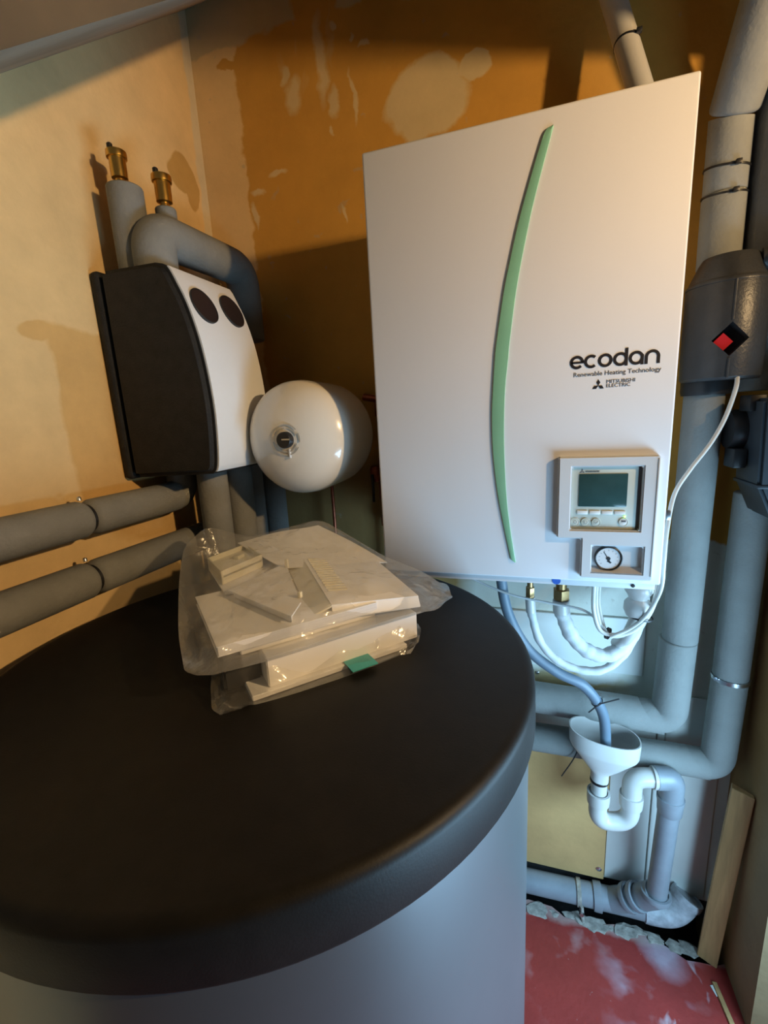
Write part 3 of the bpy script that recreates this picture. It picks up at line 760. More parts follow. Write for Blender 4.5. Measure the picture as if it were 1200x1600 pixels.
# ------------------------------------------------------------------ pipes on the right
def right_pipes():
    s2 = Vector((1, 0, -1)).normalized()
    p = thing('insulated_pipe', 'grey insulated pipe dropping from the black filter and turning left behind the hose', 'pipe')
    sleeve(p, [(.664, .30, .35), (.660, .30, -.252)], .0385, 'foam2')
    sleeve(p, fillet([(.657, .30, -.250), (.652, .30, -.474), (.575, .30, -.474)], .045, 10), .041, 'foam2')
    sleeve(p, [(.612, .30, -.474), (.10, .30, -.455)], .0418, 'foam2', n0=Vector((1, 0, .75)))
    ck = link('clip_nut', nlathe([(.010, 0), (.010, .012), (.005, .013), (.005, .022), (0, .022)], 6, axis((.482, .285, -.437), (.1, -.5, 1))), 'steel', p, auto=20)
    p = thing('insulated_pipe', 'rightmost grey insulated pipe with a shiny metal clip, turning left behind the funnel', 'pipe')
    sleeve(p, [(.777, .30, .12), (.774, .30, -.338)], .037, 'foam2')
    sleeve(p, fillet([(.774, .30, -.342), (.768, .30, -.592), (.69, .30, -.592)], .04, 10), .0375, 'foam2')
    sleeve(p, [(.728, .30, -.592), (.315, .30, -.592)], .0382, 'foam2', n0=Vector((1, 0, .75)))
    sleeve(p, [(.309, .30, -.592), (.05, .30, -.59)], .037, 'foam2')
    link('clip_or_gap_ring', nlathe([(.0365, -.005), (.0395, -.005), (.0395, .005), (.0365, .005)], 36, axis((.774, .30, -.340), (0, 0, 1))), 'steel', p, label='shiny metal pipe clip')
    link('clip_screw', nlathe([(.005, 0), (.005, .008), (0, .009)], 12, axis((.741, .284, -.338), (-.6, -.8, .1))), 'steel', p)
    link('end_ring', nlathe([(.034, -.004), (.0385, -.004), (.0385, .004), (.034, .004)], 36, axis((.312, .30, -.592), (1, 0, 0))), 'steel', p)
    # above the filter
    p = thing('insulated_pipe', 'grey insulated pipe rising from the black filter, two black cable ties, bending at the top', 'pipe')
    sleeve(p, [(.667, .30, .59), (.666, .30, .728)], .0385, 'foam2')
    sleeve(p, [(.666, .30, .728), (.666, .30, .862)], .0375, 'foam2', n1=Vector((.1, -.35, 1)))
    sleeve(p, [(.667, .296, .868), (.677, .222, .985), (.70, .10, 1.20)], .0425, 'foam2', soft=.008)
    for z, a in ((.775, .1), (.727, .02)):
        tz = link('cable_tie', nlathe([(.0380, -.0018), (.0400, -.0018), (.0400, .0018), (.0380, .0018)], 36, axis((.666, .30, z), (a, -.15, 1))), 'blackp', p)
        hx, hy = .006, -.0395
        link('tie_head', nbox((.666+hx-.005, .30+hy-.006, z-a*hx+.15*hy-.003), (.666+hx+.005, .30+hy+.001, z-a*hx+.15*hy+.005), .001), 'blackp', tz)
    p = thing('insulated_pipe', 'grey insulated pipe at the top right edge behind the black filter', 'pipe')
    sleeve(p, [(.748, .31, .34), (.748, .31, 1.25)], .038, 'foam')
    link('clip_or_gap_ring', nlathe([(.037, -.005), (.041, -.005), (.041, .005), (.037, .005)], 30, axis((.748, .31, .60), (0, 0, 1))), 'steel', p)
    p = thing('conduit_pipe', 'white pipe leaning up from behind the white unit with a black cable tie', 'pipe')
    a, b = Vector((.522, .20, .79)), Vector((.428, .325, 1.19))
    link('conduit', ntube([a, b], .0225, 24), 'pvcw', p)
    m_ = a.lerp(b, .56)
    ct = link('cable_tie', nlathe([(.0222, -.0018), (.0238, -.0018), (.0238, .0018), (.0222, .0018)], 30, axis(m_, (b-a)+Vector((.12, 0, 0)))), 'blackp', p)
    link('tie_head', nbox((m_.x+.012, m_.y-.024, m_.z+.002), (m_.x+.022, m_.y-.016, m_.z+.010), .001), 'blackp', ct)
right_pipes()
def boolean_cut(o, cutter):
    md = o.modifiers.new('c', 'BOOLEAN'); md.operation = 'DIFFERENCE'; md.object = cutter; md.solver = 'EXACT'
    dg = bpy.context.evaluated_depsgraph_get(); me = bpy.data.meshes.new_from_object(o.evaluated_get(dg))
    o.modifiers.clear(); o.data = me; bpy.data.objects.remove(cutter)
def filt():
    t = thing('magnetic_filter', 'black foam-clad filter with a diamond window showing red, right of the white unit', 'filter')
    cx, cy = .675, .262
    pr = [(0, .365), (.066, .365), (.070, .370), (.0715, .42), (.0715, .545), (.066, .560), (.052, .592), (.046, .602), (0, .604)]
    b = link('foam_shell', nlathe(pr, 56, Matrix.Translation((cx, cy, 0))), 'filter', t, auto=30)
    d = Vector((-.13, -1, 0)).normalized()
    side = Vector((-d.y, d.x, 0)).normalized()
    def diamond(depth0, depth1, s, m, name, off=(0, 0), sx=1):
        bm = bmesh.new(); z = Vector((0, 0, 1)); c = Vector((cx, cy, .440))
        pts = [(-s*sx, 0), (0, s*1.05), (s*sx, 0), (0, -s*1.05)]
        f = [bm.verts.new(c+side*(x+off[0])+z*(y+off[1])+d*depth0) for x, y in pts]; g = [bm.verts.new(c+side*(x+off[0])+z*(y+off[1])+d*depth1) for x, y in pts]
        bm.faces.new(f); bm.faces.new(g[::-1])
        for i in range(4): bm.faces.new((f[i], g[i], g[(i+1) % 4], f[(i+1) % 4]))
        return link(name, bm, m, None if name == 'cut' else t, smooth=False)
    cut = diamond(.035, .10, .030, 'ink', 'cut'); boolean_cut(b, cut)
    diamond(.0352, .036, .0297, 'ink', 'window_recess')
    diamond(.036, .056, .017, 'red', 'red_body', (-.010, -.004))
    # seam
    c = Vector((cx, cy, 0))
    for z0, z1 in ((.475, .548), (.368, .405)):
        link('seam_ridge', ntube([c+d*.0712+Vector((0, 0, z0)), c+d*.0712+Vector((0, 0, z1))], .0022, 8), 'filter', t)
    link('rim', nlathe([(.0700, .546), (.0722, .547), (.0722, .551), (.068, .556)], 56, Matrix.Translation((cx, cy, 0))), 'filter', t)
    link('collar', nlathe([(.040, .337), (.045, .337), (.047, .345), (.047, .366), (.040, .366)], 32, Matrix.Translation((.664, .295, 0))), 'blackp', t)
    link('side_port', ntube([(.72, .24, .585), (.80, .22, .588)], .022, 20), 'filter', t)
    link('pipe_knob', nlathe([(0, 0), (.018, 0), (.02, .006), (.02, .02), (.015, .026), (0, .026)], 20, axis((.775, .19, .585), (0, -1, .1))), 'filter', t)
filt()
def pump():
    t = thing('circulation_pump', 'dark blue-grey pump housing cut by the right picture edge', 'pump')
    bm = bmesh.new()
    prism(bm, [(.722, .325), (.81, .325), (.81, .085), (.758, .085), (.728, .155)], .11, Matrix(((1, 0, 0, 0), (0, 0, 1, .165), (0, 1, 0, 0), (0, 0, 0, 1))))
    bmesh.ops.recalc_face_normals(bm, faces=bm.faces)
    bmesh.ops.bevel(bm, geom=list(bm.edges), offset=.006, segments=2, affect='EDGES')
    link('housing', bm, 'darkp', t)
    link('housing_band', nbox((.7255, .163, .150), (.8115, .277, .158), .002), 'darkp', t)
    link('flange', nlathe([(0, 0), (.038, 0), (.042, .01), (.042, .03), (.025, .035), (0, .035)], 28, axis((.700, .262, .262), (1, 0, 0))), 'blackp', t)
    link('terminal_box', nbox((.700, .215, .185), (.724, .265, .225), .003), 'blackp', t)
    link('top_lug', nbox((.712, .20, .300), (.74, .25, .332), .003), 'blackp', t)
pump()

# ------------------------------------------------------------------ hoses and cables under the unit
def hoses():
    t = thing('discharge_hose', 'blue-grey flexible hose curving from the unit down into the white funnel', 'hose')
    link('hose', ntube(smooth_path([(.236, .16, .0), (.238, .155, -.06), (.256, .15, -.151), (.301, .15, -.236), (.368, .155, -.292), (.43, .165, -.327), (.475, .18, -.40), (.489, .195, -.49), (.490, .20, -.56)], 7), .0125, 18), 'bluehose', t)
    tie = link('cable_tie', nlathe([(.0122, -.0016), (.0142, -.0016), (.0142, .0016), (.0122, .0016)], 24, axis((.462, .176, -.372), (.5, .1, -.8))), 'blackp', t)
    link('tie_tail', nbox((0, -.0006, -.0015), (.05, .0006, .0015), 0, 2, Matrix.Translation((.462, .162, -.370)) @ Matrix.Rotation(R(-26), 4, 'Y')), 'blackp', tie)
    link('tie_tail', nbox((-.03, -.0006, -.0015), (0, .0006, .0015), 0, 2, Matrix.Translation((.462, .162, -.372)) @ Matrix.Rotation(R(-50), 4, 'Y')), 'blackp', tie)
    def lump(s): return lambda u, i: s*(1+.08*math.sin(i*1.9)+.05*math.sin(i*.83))
    t = thing('white_hose', 'thin white foam hose looping lowest under the unit', 'hose', 'white hoses')
    link('hose', ntube(smooth_path([(.304, .15, -.103), (.305, .15, -.125), (.311, .15, -.155), (.328, .15, -.212), (.367, .15, -.258), (.424, .155, -.280), (.478, .165, -.273), (.530, .20, -.228), (.566, .27, -.17), (.575, .36, -.12)], 6), lump(.0095), 16), 'whitehose', t)
    link('collar', ntube([(.304, .15, -.103), (.307, .15, -.140)], .0112, 16), 'pvcw', t)
    t = thing('white_hose', 'thick white foam hose looping up beside the grey pipe', 'hose', 'white hoses')
    link('hose', ntube(smooth_path([(.372, .15, -.105), (.373, .15, -.12), (.378, .15, -.145), (.397, .15, -.190), (.432, .155, -.228), (.478, .165, -.240), (.525, .195, -.212), (.560, .255, -.160), (.578, .345, -.10)], 6), lump(.0165), 18), 'whitehose', t)
    link('collar', ntube([(.372, .15, -.105), (.374, .15, -.135)], .0185, 18), 'pvcw', t)
    # cables
    base = [(.446, .10, -.005), (.443, .10, -.06), (.446, .10, -.11), (.464, .10, -.152), (.50, .10, -.150), (.532, .10, -.118), (.546, .09, -.07), (.549, .075, -.01), (.5475, .10, .05), (.55, .20, .10), (.56, .34, .12)]
    labs = ['white cable of the tied bundle under the unit, inner loop', 'white cable of the tied bundle under the unit, middle loop', 'white cable of the tied bundle under the unit, outer loop']
    for k in range(3):
        pts = [Vector(p)+Vector(((-.010+.007*k if i < 4 else .002*k), .012*k, (-.007*k if 2 < i < 7 else 0))) for i, p in enumerate(base)]
        if k: pts = pts[:7] + [Vector((.553+.002*k, .14, -.03)), Vector((.560, .25, .0)), Vector((.57, .36, .02))]
        tube_o = link('white_cable', ntube(smooth_path(pts, 6), .0042 if k else .0045, 12), 'cable', label=labs[k], cat='cable', group='bundled cables under the unit')
    b = link('bundle_tie', nlathe([(.011, -.003), (.013, -.003), (.013, .003), (.011, .003)], 20, axis((.466, .11, -.158), (1, 0, -.35))), 'blackp', label='black cable tie holding the white cables together', cat='cable tie')
    link('bundle_tie', nlathe([(.024, -.0014), (.0255, -.0014), (.0255, .0014), (.024, .0014)], 24, axis((.525, .11, -.112), (.15, 0, 1))), 'blackp', label='thin black tie around the ribbed white socket', cat='cable tie')
    link('white_cable', ntube(smooth_path([(.686, .200, .372), (.680, .185, .345), (.662, .17, .29), (.635, .15, .243), (.595, .12, .195), (.566, .095, .152), (.549, .06, .09), (.5455, .05, .03), (.545, .055, -.03), (.530, .08, -.095), (.505, .095, -.135), (.47, .095, -.158)], 7), .0040, 12), 'cable',
         label='white cable sagging from the black filter to the unit edge', cat='cable')
    link('grey_cable', ntube(smooth_path([(.10, .16, -.03), (.182, .15, -.070), (.264, .135, -.094), (.349, .13, -.106), (.415, .125, -.114), (.448, .112, -.135), (.468, .106, -.168)], 6), .0028, 10), 'greycable',
         label='thin pale grey cable crossing in front of the hoses', cat='cable')
    link('white_conduit', ntube(smooth_path([(.522, .11, -.10), (.518, .115, -.13), (.508, .14, -.18), (.50, .19, -.22)], 6), .0135, 16), 'pvcw', label='white conduit stub below the ribbed socket', cat='conduit')
    link('cable_tie', ntube(smooth_path([(.438, .30-.045, -.555), (.425, .25, -.60), (.395, .25, -.665)], 5), .0016, 8), 'blackp', label='long black cable tie tail hanging left of the funnel', cat='cable tie')
hoses()

# ------------------------------------------------------------------ funnel, trap and drain
def stadium(cx, cz, rx, ry, n=40, p=2.6):
    return [(cx+rx*math.copysign(abs(math.cos(2*math.pi*k/n))**(2/p), math.cos(2*math.pi*k/n)), cz+ry*math.copysign(abs(math.sin(2*math.pi*k/n))**(2/p), math.sin(2*math.pi*k/n))) for k in range(n)]
def drainage():
    t = thing('tundish', 'white oval plastic funnel with the hose end hanging inside', 'funnel')
    bm = bmesh.new(); cx, cy = .489, .215; prev = None; sec = []
    for (rx, ry, z, ox) in [(.083, .052, -.482, 0), (.083, .052, -.494, 0), (.0815, .051, -.524, 0), (.078, .049, -.532, 0), (.045, .032, -.572, -.003), (.0215, .0205, -.598, -.006), (.0215, .0215, -.622, -.006),
                            (.0185, .0185, -.622, -.006), (.0185, .0175, -.598, -.006), (.042, .029, -.570, -.003), (.075, .046, -.530, 0), (.0785, .048, -.522, 0), (.0800, .049, -.494, 0), (.0800, .049, -.482, 0)]:
        sec.append([bm.verts.new((x, y, z+.012*(x-cx)/-.08*.9)) for x, y in stadium(cx+ox, cy, rx, ry, 64, 2.3)])
    sec.append(sec[0])
    for a, b in zip(sec, sec[1:]):
        for k in range(64): bm.faces.new((a[k], a[(k+1) % 64], b[(k+1) % 64], b[k]))
    link('funnel', bm, 'pvcw', t, auto=35)
    x0, y0 = .483, .215
    link('spout', ntube([(x0, y0, -.612), (x0, y0, -.70)], .0195, 24), 'pvcw', t)
    link('spout_ring', nlathe([(.0195, -.628), (.0225, -.628), (.0225, -.622), (.0195, -.622)], 24, Matrix.Translation((x0, y0, 0))), 'blackp', t)
    t = thing('drain_trap', 'white plastic U-bend trap under the funnel', 'trap')
    link('u_bend', ntube(fillet([(x0, y0, -.665), (x0, y0, -.755), (.562, y0+.01, -.745), (.562, y0+.01, -.668)], .04, 12), .0225, 24), 'pvcw', t)
    for (x, z) in ((x0, -.672), (.562, -.672)):
        link('collar', nlathe([(.0225, -.022), (.0268, -.022), (.0280, -.006), (.0280, .012), (.0225, .012)], 30, axis((x, y0+(.01 if x > .5 else 0), z), (0, 0, 1))), 'pvcw', t)
    link('outlet_bend', ntube(fillet([(.562, y0+.01, -.668), (.562, y0+.01, -.608), (.625, y0+.02, -.606)], .04, 12), .0235, 24), 'pvcw', t)
    link('seal_ring', nlathe([(.0235, -.004), (.0275, -.004), (.0275, .004), (.0235, .004)], 28, axis((.612, y0+.018, -.606), (1, .1, 0))), 'pvcw', t)
    t = thing('drain_pipe', 'grey plastic drain pipe elbowing down from the trap to the floor channel', 'pipe')
    xd, yd = .656, .245
    link('elbow', ntube(fillet([(.612, y0+.018, -.606), (xd, yd, -.608), (xd, yd, -.68)], .04, 12), .0285, 26), 'pvcg', t)
    link('down_pipe', ntube([(xd, yd, -.672), (xd-.002, yd+.03, -1.02)], .0255, 26), 'pvcg', t)
    link('socket', nlathe([(.0255, -.040), (.0285, -.036), (.0300, -.008), (.0315, -.002), (.0315, .008), (.0275, .010)], 30, axis((xd, yd, -.672), (0, 0, 1))), 'pvcg', t)
    t = thing('drain_branch', 'dusty grey drain pipe with angled branch lying in the floor channel', 'pipe')
    A, B, C_ = Vector((.05, .330, -1.155)), Vector((.60, .330, -1.140)), Vector((.665, .325, -1.135))
    link('main_pipe', ntube([A, B, C_], .0335, 26), 'pvcg', t)
    for x in (.455+.06, .655):
        c = A.lerp(B, (x-.05)/.55)
        link('collar', nlathe([(.0335, -.012), (.0385, -.012), (.0395, -.004), (.0395, .010), (.0335, .012)], 32, axis(c, (1, 0, .03))), 'pvcg', t)
    link('branch', ntube(fillet([(.555, .329, -1.140), (.615, .308, -1.085), (xd-.003, yd+.032, -1.02)], .05, 10), .033, 26), 'pvcg', t)
    for k, f_ in enumerate((.35, .55, 1.0)):
        a, b = Vector((.565, .327, -1.132)), Vector((xd-.003, yd+.032, -1.02)); c = a.lerp(b, f_); dd = (b-a).normalized() if k < 2 else Vector((0, .1, 1))
        link('collar', nlathe([(.031, -.006), (.0375, -.006), (.0385, .0), (.0375, .008), (.031, .008)], 32, axis(c, dd)), 'pvcg', t)
    link('end_bend', ntube(smooth_path([(.640, .326, -1.137), (.680, .326, -1.136), (.712, .328, -1.126), (.735, .334, -1.105), (.752, .342, -1.078)], 5), .0365, 26), 'pvcdirty', t)
    link('end_collar', nlathe([(.034, -.01), (.040, -.01), (.041, 0), (.040, .01), (.034, .01)], 32, axis((.750, .341, -1.081), (.5, .25, .85))), 'pvcdirty', t)
    h = thing('pipe_bracket', 'plaster-crusted metal strap around the floor drain pipe', 'bracket')
    link('strap', nlathe([(.0340, -.006), (.0375, -.006), (.0375, .006), (.0340, .006)], 30, axis((.462, .330, -1.144), (1, 0, .03))), 'concrete', h)
    link('stem', ntube([(.468, .292, -1.150), (.472, .286, -1.20)], .005, 10), 'concrete', h)
    link('bolt', nlathe([(.007, -.008), (.007, .008), (0, .008)], 6, axis((.467, .288, -1.168), (0, -1, 0))), 'steel', h, auto=20)
drainage()

# ------------------------------------------------------------------ plank leaning in the right corner
def plank():
    bm = bmesh.new()
    lo = [Vector((.766, .279, ZF)), Vector((.806, .256, ZF)), Vector((.813, .274, ZF)), Vector((.773, .297, ZF))]
    hi = [Vector((.790, .262, -.622)), Vector((.826, .230, -.618)), Vector((.829, .246, -.618)), Vector((.797, .283, -.622))]
    a = [bm.verts.new(v) for v in lo]; b = [bm.verts.new(v) for v in hi]
    bm.faces.new(a); bm.faces.new(b[::-1])
    for i in range(4): bm.faces.new((a[i], b[i], b[(i+1) % 4], a[(i+1) % 4]))
    bmesh.ops.recalc_face_normals(bm, faces=bm.faces)
    bmesh.ops.bevel(bm, geom=list(bm.edges), offset=.0015, segments=1, affect='EDGES')
    link('wooden_plank', bm, 'wood', smooth=False, label='raw pine plank leaning upright in the right corner', cat='plank')
    link('paint_flake', nbox((-.004, -.012, 0), (.006, .012, .002), .0008, 1, Matrix.Translation((.783, .20, ZF+.0005)) @ Matrix.Rotation(.35, 4, 'Z')), 'whiteboard', label='small white flake on the red floor by the plank', cat='debris')
    link('wood_strip', nbox((-.006, -.14, 0), (.006, .10, .006), .001, 1, Matrix.Translation((.800, .12, ZF)) @ Matrix.Rotation(.12, 4, 'Z')), 'wood', label='thin wooden strip lying on the floor by the right wall', cat='wood strip')
plank()

# ------------------------------------------------------------------ bags and papers on the tank
LZ = -.04
AX = Vector((.68, .732, 0)).normalized(); BX = Vector((-.732, .68, 0)).normalized()
def slab(corner, la, lb, z0, z1, ax=AX, bx=BX, bev=.001):
    """box from a front-left corner along ax and bx"""
    bm = bmesh.new(); c = Vector((corner[0], corner[1], 0)); pts = [c, c+ax*la, c+ax*la+bx*lb, c+bx*lb]
    a = [bm.verts.new((p.x, p.y, z0)) for p in pts]; b = [bm.verts.new((p.x, p.y, z1)) for p in pts]
    bm.faces.new(a[::-1]); bm.faces.new(b)
    for i in range(4): bm.faces.new((a[i], a[(i+1) % 4], b[(i+1) % 4], b[i]))
    if bev: bmesh.ops.bevel(bm, geom=list(bm.edges), offset=bev, segments=2, affect='EDGES')
    return bm
def plate(pts, th):
    """polygon plate: pts 3-D top outline, th thickness downwards"""
    bm = bmesh.new(); a = [bm.verts.new(p) for p in pts]; b = [bm.verts.new((p[0], p[1], p[2]-th)) for p in pts]; n = len(pts)
    bm.faces.new(a); bm.faces.new(b[::-1])
    for i in range(n): bm.faces.new((a[i], b[i], b[(i+1) % n], a[(i+1) % n]))
    return bm
def booklet(name, label, corner, la, lb, z0, z1):
    t = thing(name, label, 'booklet')
    link('pages', slab((corner[0]+.001, corner[1]+.001), la-.002, lb-.002, z0+.001, z1-.001, bev=0), 'pages', t, smooth=False)
    link('cover', slab(corner, la, lb, z1-.001, z1, bev=0), 'paper', t, smooth=False)
    link('cover', slab(corner, la, lb, z0, z0+.001, bev=0), 'paper', t, smooth=False)
def papers():
    # lowest layer
    link('leaflet', slab((-.058, -.428), .25, .22, LZ+.0006, LZ+.008, bev=.001), 'paper', label='flat white leaflet at the bottom of the pile on the tank', cat='leaflet')
    link('carton', slab((-.046, -.404), .250, .20, LZ+.0085, .0135, bev=.0015), 'paper', label='plain white carton between the two plastic bags', cat='carton')
    link('foam_block', slab((-.108, -.420), .055, .05, LZ+.001, .010, bev=.004), 'blackp', label='black foam block in the lower bag corner', cat='foam block')
    link('teal_card', slab((.056, -.343), .042, .04, LZ+.0085, LZ+.010, bev=0), 'teal', smooth=False, label='teal card sticking out under the white carton', cat='card')
    booklet('manual_booklet', 'thick white manual in the upper bag', (-.098, -.436), .245, .212, .0270, .042)
    link('leaflet', slab((-.085, -.405), .215, .18, .0142, .0266, bev=.001), 'paper', label='white leaflet pack squeezed between carton and manual', cat='leaflet')
    # wall plate with holes and posts
    t = thing('mounting_plate', 'white plastic mounting plate lying tilted on the manual', 'plate')
    A_, B_, C_, D_ = (-.188, -.285, .056), (-.028, -.357, .056), (-.036, -.312, .058), (-.155, -.148, .060)
    bm = plate([A_, B_, C_, D_], .003); link('panel', bm, 'paper', t, smooth=False)
    link('edge_skirt', plate([(-.180, -.283, .053), (-.032, -.350, .053), (-.038, -.336, .053), (-.170, -.272, .053)], .010), 'paper', t, smooth=False)
    link('post', nbox((-.143, -.172, .058), (-.137, -.166, .075), .001), 'ivory', t)
    link('post', nbox((-.048, -.30, .058), (-.042, -.293, .068), .001), 'ivory', t)
    for (x, y) in ((-.12, -.255), (-.09, -.275), (-.085, -.305)):
        link('hole', nlathe([(.0045, 0), (.0045, .0006), (0, .0006)], 14, Matrix.Translation((x, y, .0578))), 'pages', t)
    # open box
    t = thing('plastic_box', 'small open ivory plastic box in the upper bag', 'box')
    e1, e2 = Vector((.083, -.066, 0)), Vector((.020, .103, 0)); c = Vector((-.316, -.176, 0))
    def wall(a, b, z0, z1, th):
        d = (b-a).normalized(); n = Vector((-d.y, d.x, 0))*th
        return plate([(a.x, a.y, z1), (b.x, b.y, z1), (b.x+n.x, b.y+n.y, z1), (a.x+n.x, a.y+n.y, z1)], z1-z0)
    P = [c, c+e1, c+e1+e2, c+e2]
    for i in range(4): link('box_wall', wall(P[i], P[(i+1) % 4], .046, .072, .003), 'ivory', t, smooth=False)
    link('box_floor', plate([(p.x, p.y, .062) for p in P], .004), 'ivory', t, smooth=False)
    link('box_tab', nbox((-.275, -.150, .062), (-.262, -.128, .069), .001), 'ivory', t)
    link('leaflet', plate([(-.33, -.16, .045), (-.20, -.28, .0455), (-.08, -.16, .0455), (-.20, -.03, .045)], .0025), 'paper', smooth=False, label='white folded sheet under the small ivory box', cat='leaflet')
    # ribbed cover
    t = thing('vented_cover', 'white plastic cover with a row of vent slots in the upper bag', 'cover')
    A_, B_, C_, D_ = Vector((-.190, -.045, .064)), Vector((.010, -.300, .052)), Vector((.124, -.205, .036)), Vector((-.018, -.045, .052))
    link('panel', plate([A_, B_, C_, D_], .004), 'paper', t, smooth=False)
    out = Vector((-.026, -.020, -.012))
    link('side_flange', plate([A_+out, B_+out, B_+Vector((0, 0, -.001)), A_+Vector((0, 0, -.001))], .003), 'ivory', t, smooth=False)
    link('front_edge', plate([B_+Vector((0, 0, -.002)), C_+Vector((0, 0, -.002)), C_+Vector((.004, -.004, -.016)), B_+Vector((.004, -.005, -.020))], .002), 'paper', t, smooth=False)
    u = (B_-A_); w = (D_-A_).normalized()
    for k in range(15):
        p = A_+u*(.30+.036*k); a = p+w*.010+Vector((0, 0, .0004)); b = p+(C_-B_).normalized()*.032+w*.012+Vector((0, 0, .0002)); s = u.normalized()*.0032
        link('vent_rib', plate([a+Vector((0, 0, .0022)), b+Vector((0, 0, .0012)), b+s+Vector((0, 0, .0012)), a+s+Vector((0, 0, .0022))], .003), 'ivory', t, smooth=False)
    # leaflet standing up at the back of the bag
    bm = bmesh.new(); n = 12
    g = {}
    Pa, Pb, Pc, Pd = Vector((-.315, -.075, .074)), Vector((-.152, .000, .105)), Vector((.03, -.075, .046)), Vector((-.15, -.17, .058))
    for k in (0, 1):
        for i in range(n+1):
            for j in range(n+1):
                s, v = i/n, j/n; p = (Pa*(1-s)+Pb*s)*(1-v)+(Pd*(1-s)+Pc*s)*v
                p = p+Vector((0, 0, .006*math.sin(s*5+v*3)*(1-v)*s - .0015*k)); g[i, j, k] = bm.verts.new(p)
    for k in (0, 1):
        for i in range(n):
            for j in range(n): bm.faces.new((g[i, j, k], g[i+1, j, k], g[i+1, j+1, k], g[i, j+1, k]))
    for i in range(n):
        for j in (0, n):
            bm.faces.new((g[i, j, 0], g[i+1, j, 0], g[i+1, j, 1], g[i, j, 1])); bm.faces.new((g[j, i, 0], g[j, i+1, 0], g[j, i+1, 1], g[j, i, 1]))
    link('leaflet', bm, 'paper', label='creased white leaflet propped up at the back of the upper bag', cat='leaflet')
papers()

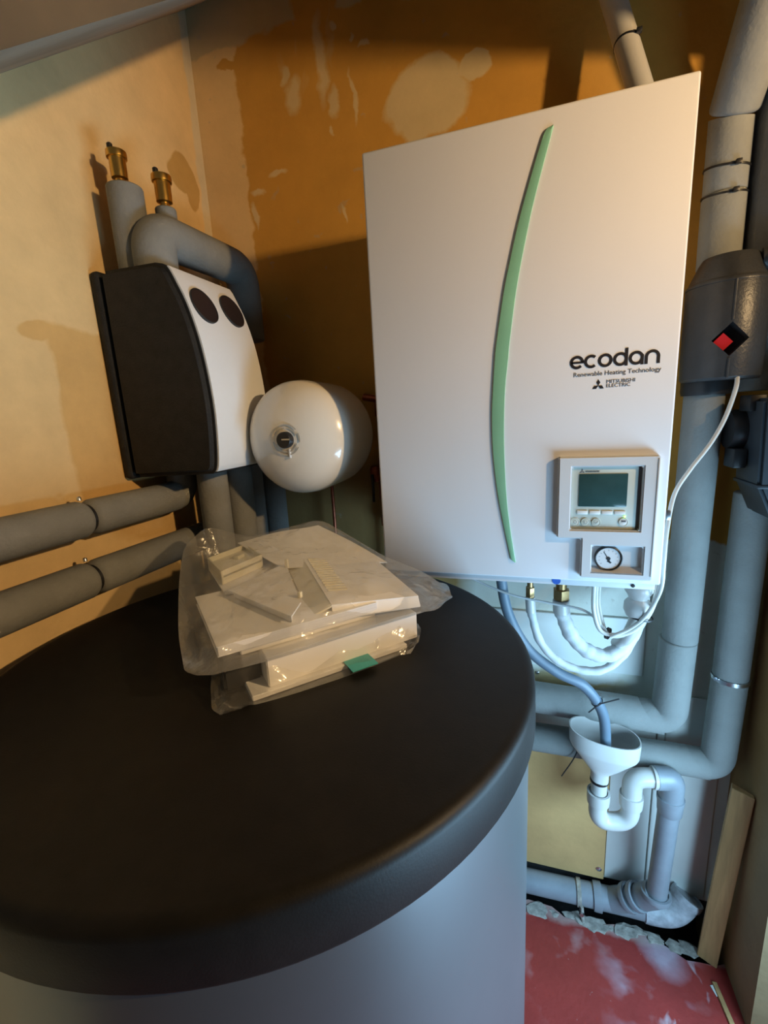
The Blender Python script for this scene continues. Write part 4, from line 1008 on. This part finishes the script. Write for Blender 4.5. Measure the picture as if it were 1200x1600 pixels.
def film_bag(name, label, loop, interior, bottom, m, wr=.004, seed=0, pinch=()):
    """closed thin bag: loop = 3-D outline, interior = height control points for the top sheet, bottom(x,y) lower sheet height"""
    pts = [Vector(p) for p in loop]; n = len(pts); L_ = []
    for i in range(n):                                   # outline with lightly rounded corners
        a, b, c = pts[i-1], pts[i], pts[(i+1) % n]
        s, e = b.lerp(a, .28), b.lerp(c, .28)
        for k in range(4):
            t = k/3; L_.append((1-t)**2*s+2*t*(1-t)*b+t*t*e)
        for k in (1, 2, 3): L_.append(e.lerp(c.lerp(b, .28), k/4))
    cen = sum((p for p in L_), Vector())/len(L_)
    ctrl = [(p.x, p.y, p.z) for p in L_[::2]] + list(interior)*2
    def hz(x, y):
        sw = sz = 0
        for a, b, c in ctrl:
            d2 = (x-a)**2+(y-b)**2+2e-6; w = 1/d2**1.6; sw += w; sz += w*c
        return sz/sw
    bm = bmesh.new(); N = len(L_); K = 30
    top, bot = [], []
    for k in range(K+1):
        f = 1-k/K; rt, rb = [], []
        for i, p in enumerate(L_):
            x, y = cen.x+(p.x-cen.x)*f, cen.y+(p.y-cen.y)*f
            if k == K and i: continue
            z = p.z if k == 0 else hz(x, y)
            q = Vector((x*20+seed, y*20, seed*.37)); e = min(1, k/3)
            r1 = 1-abs(noise.noise(q*1.1))*2.4; r2 = 1-abs(noise.noise(q*2.3+Vector((5, 3, 1))))*2.4; r3 = 1-abs(noise.noise(q*5.1+Vector((1, 8, 1))))*2.2
            zt = z+wr*e*(.55*max(0, r1)**2+.45*max(0, r2)**2+.10*max(0, r3)**2-.12)
            for (px, py, pr) in pinch:
                d = math.hypot(x-px, y-py)
                if d < pr: zt += .014*(1-d/pr)*(d/pr)*2*math.sin(math.atan2(y-py, x-px)*13)
            rt.append(bm.verts.new((x, y, zt)))
            if k == 0: rb.append(rt[-1])
            else:
                g = min(1, k/3)
                rb.append(bm.verts.new((x, y, min(zt-.0015, bottom(x, y)*g+p.z*(1-g)))))
        top.append(rt); bot.append(rb)
    for rows in (top, bot):
        for k in range(K):
            a, b = rows[k], rows[k+1]
            for i in range(N):
                j = (i+1) % N
                vs_ = [a[i], a[j]] + ([b[j], b[i]] if len(b) > 1 else [b[0]])
                try: bm.faces.new(vs_)
                except ValueError: pass
    return link(name, bm, m, auto=28, weld=False, label=label, cat='plastic bag')
def bags():
    loop = [(-.112, -.482, .018), (-.20, -.395, .030), (-.30, -.275, .060), (-.385, -.160, .088), (-.400, -.065, .108), (-.31, -.050, .082), (-.235, -.020, .092), (-.152, .010, .112), (-.06, -.025, .080), (.022, -.060, .052), (.098, -.070, .030), (.158, -.120, .020), (.178, -.168, .016), (.135, -.232, .018), (.07, -.300, .018), (-.03, -.410, .017)]
    inner = [(-.10, -.43, .046), (-.02, -.35, .060), (-.19, -.29, .064), (-.25, -.20, .080), (-.30, -.12, .086), (-.23, -.1, .086), (-.15, -.15, .080), (-.1, -.25, .068), (0, -.29, .060), (-.15, -.03, .110), (-.19, -.04, .098), (-.09, -.1, .074), (0, -.12, .060), (.06, -.16, .054), (.11, -.2, .044), (.02, -.2, .060), (-.14, -.40, .046), (-.07, -.34, .066)]
    film_bag('plastic_bag', 'upper crumpled clear plastic bag full of white paper and plastic parts', loop, inner, lambda x, y: .0140, 'film', .0075, 3, ((.176, -.155, .075), (-.112, -.482, .05)))
    loop = [(-.092, -.470, LZ+.004), (-.135, -.415, LZ+.016), (-.19, -.33, LZ+.012), (-.26, -.23, LZ+.010), (-.16, -.13, LZ+.012), (-.06, -.03, LZ+.012), (.04, -.10, LZ+.014), (.128, -.20, LZ+.018), (.132, -.258, LZ+.010), (.06, -.335, LZ+.004), (-.02, -.415, LZ+.004)]
    inner = [(-.09, -.42, LZ+.052), (-.06, -.39, LZ+.05), (-.15, -.35, LZ+.03), (0, -.3, LZ+.054), (-.1, -.25, LZ+.054), (.05, -.25, LZ+.054), (-.05, -.15, LZ+.05), (.09, -.225, LZ+.05)]
    film_bag('plastic_bag', 'lower clear plastic bag lying flat on the black tank lid', loop, inner, lambda x, y: LZ+.0004, 'film2', .008, 11, ((-.092, -.470, .05), (.132, -.25, .04)))
bags()
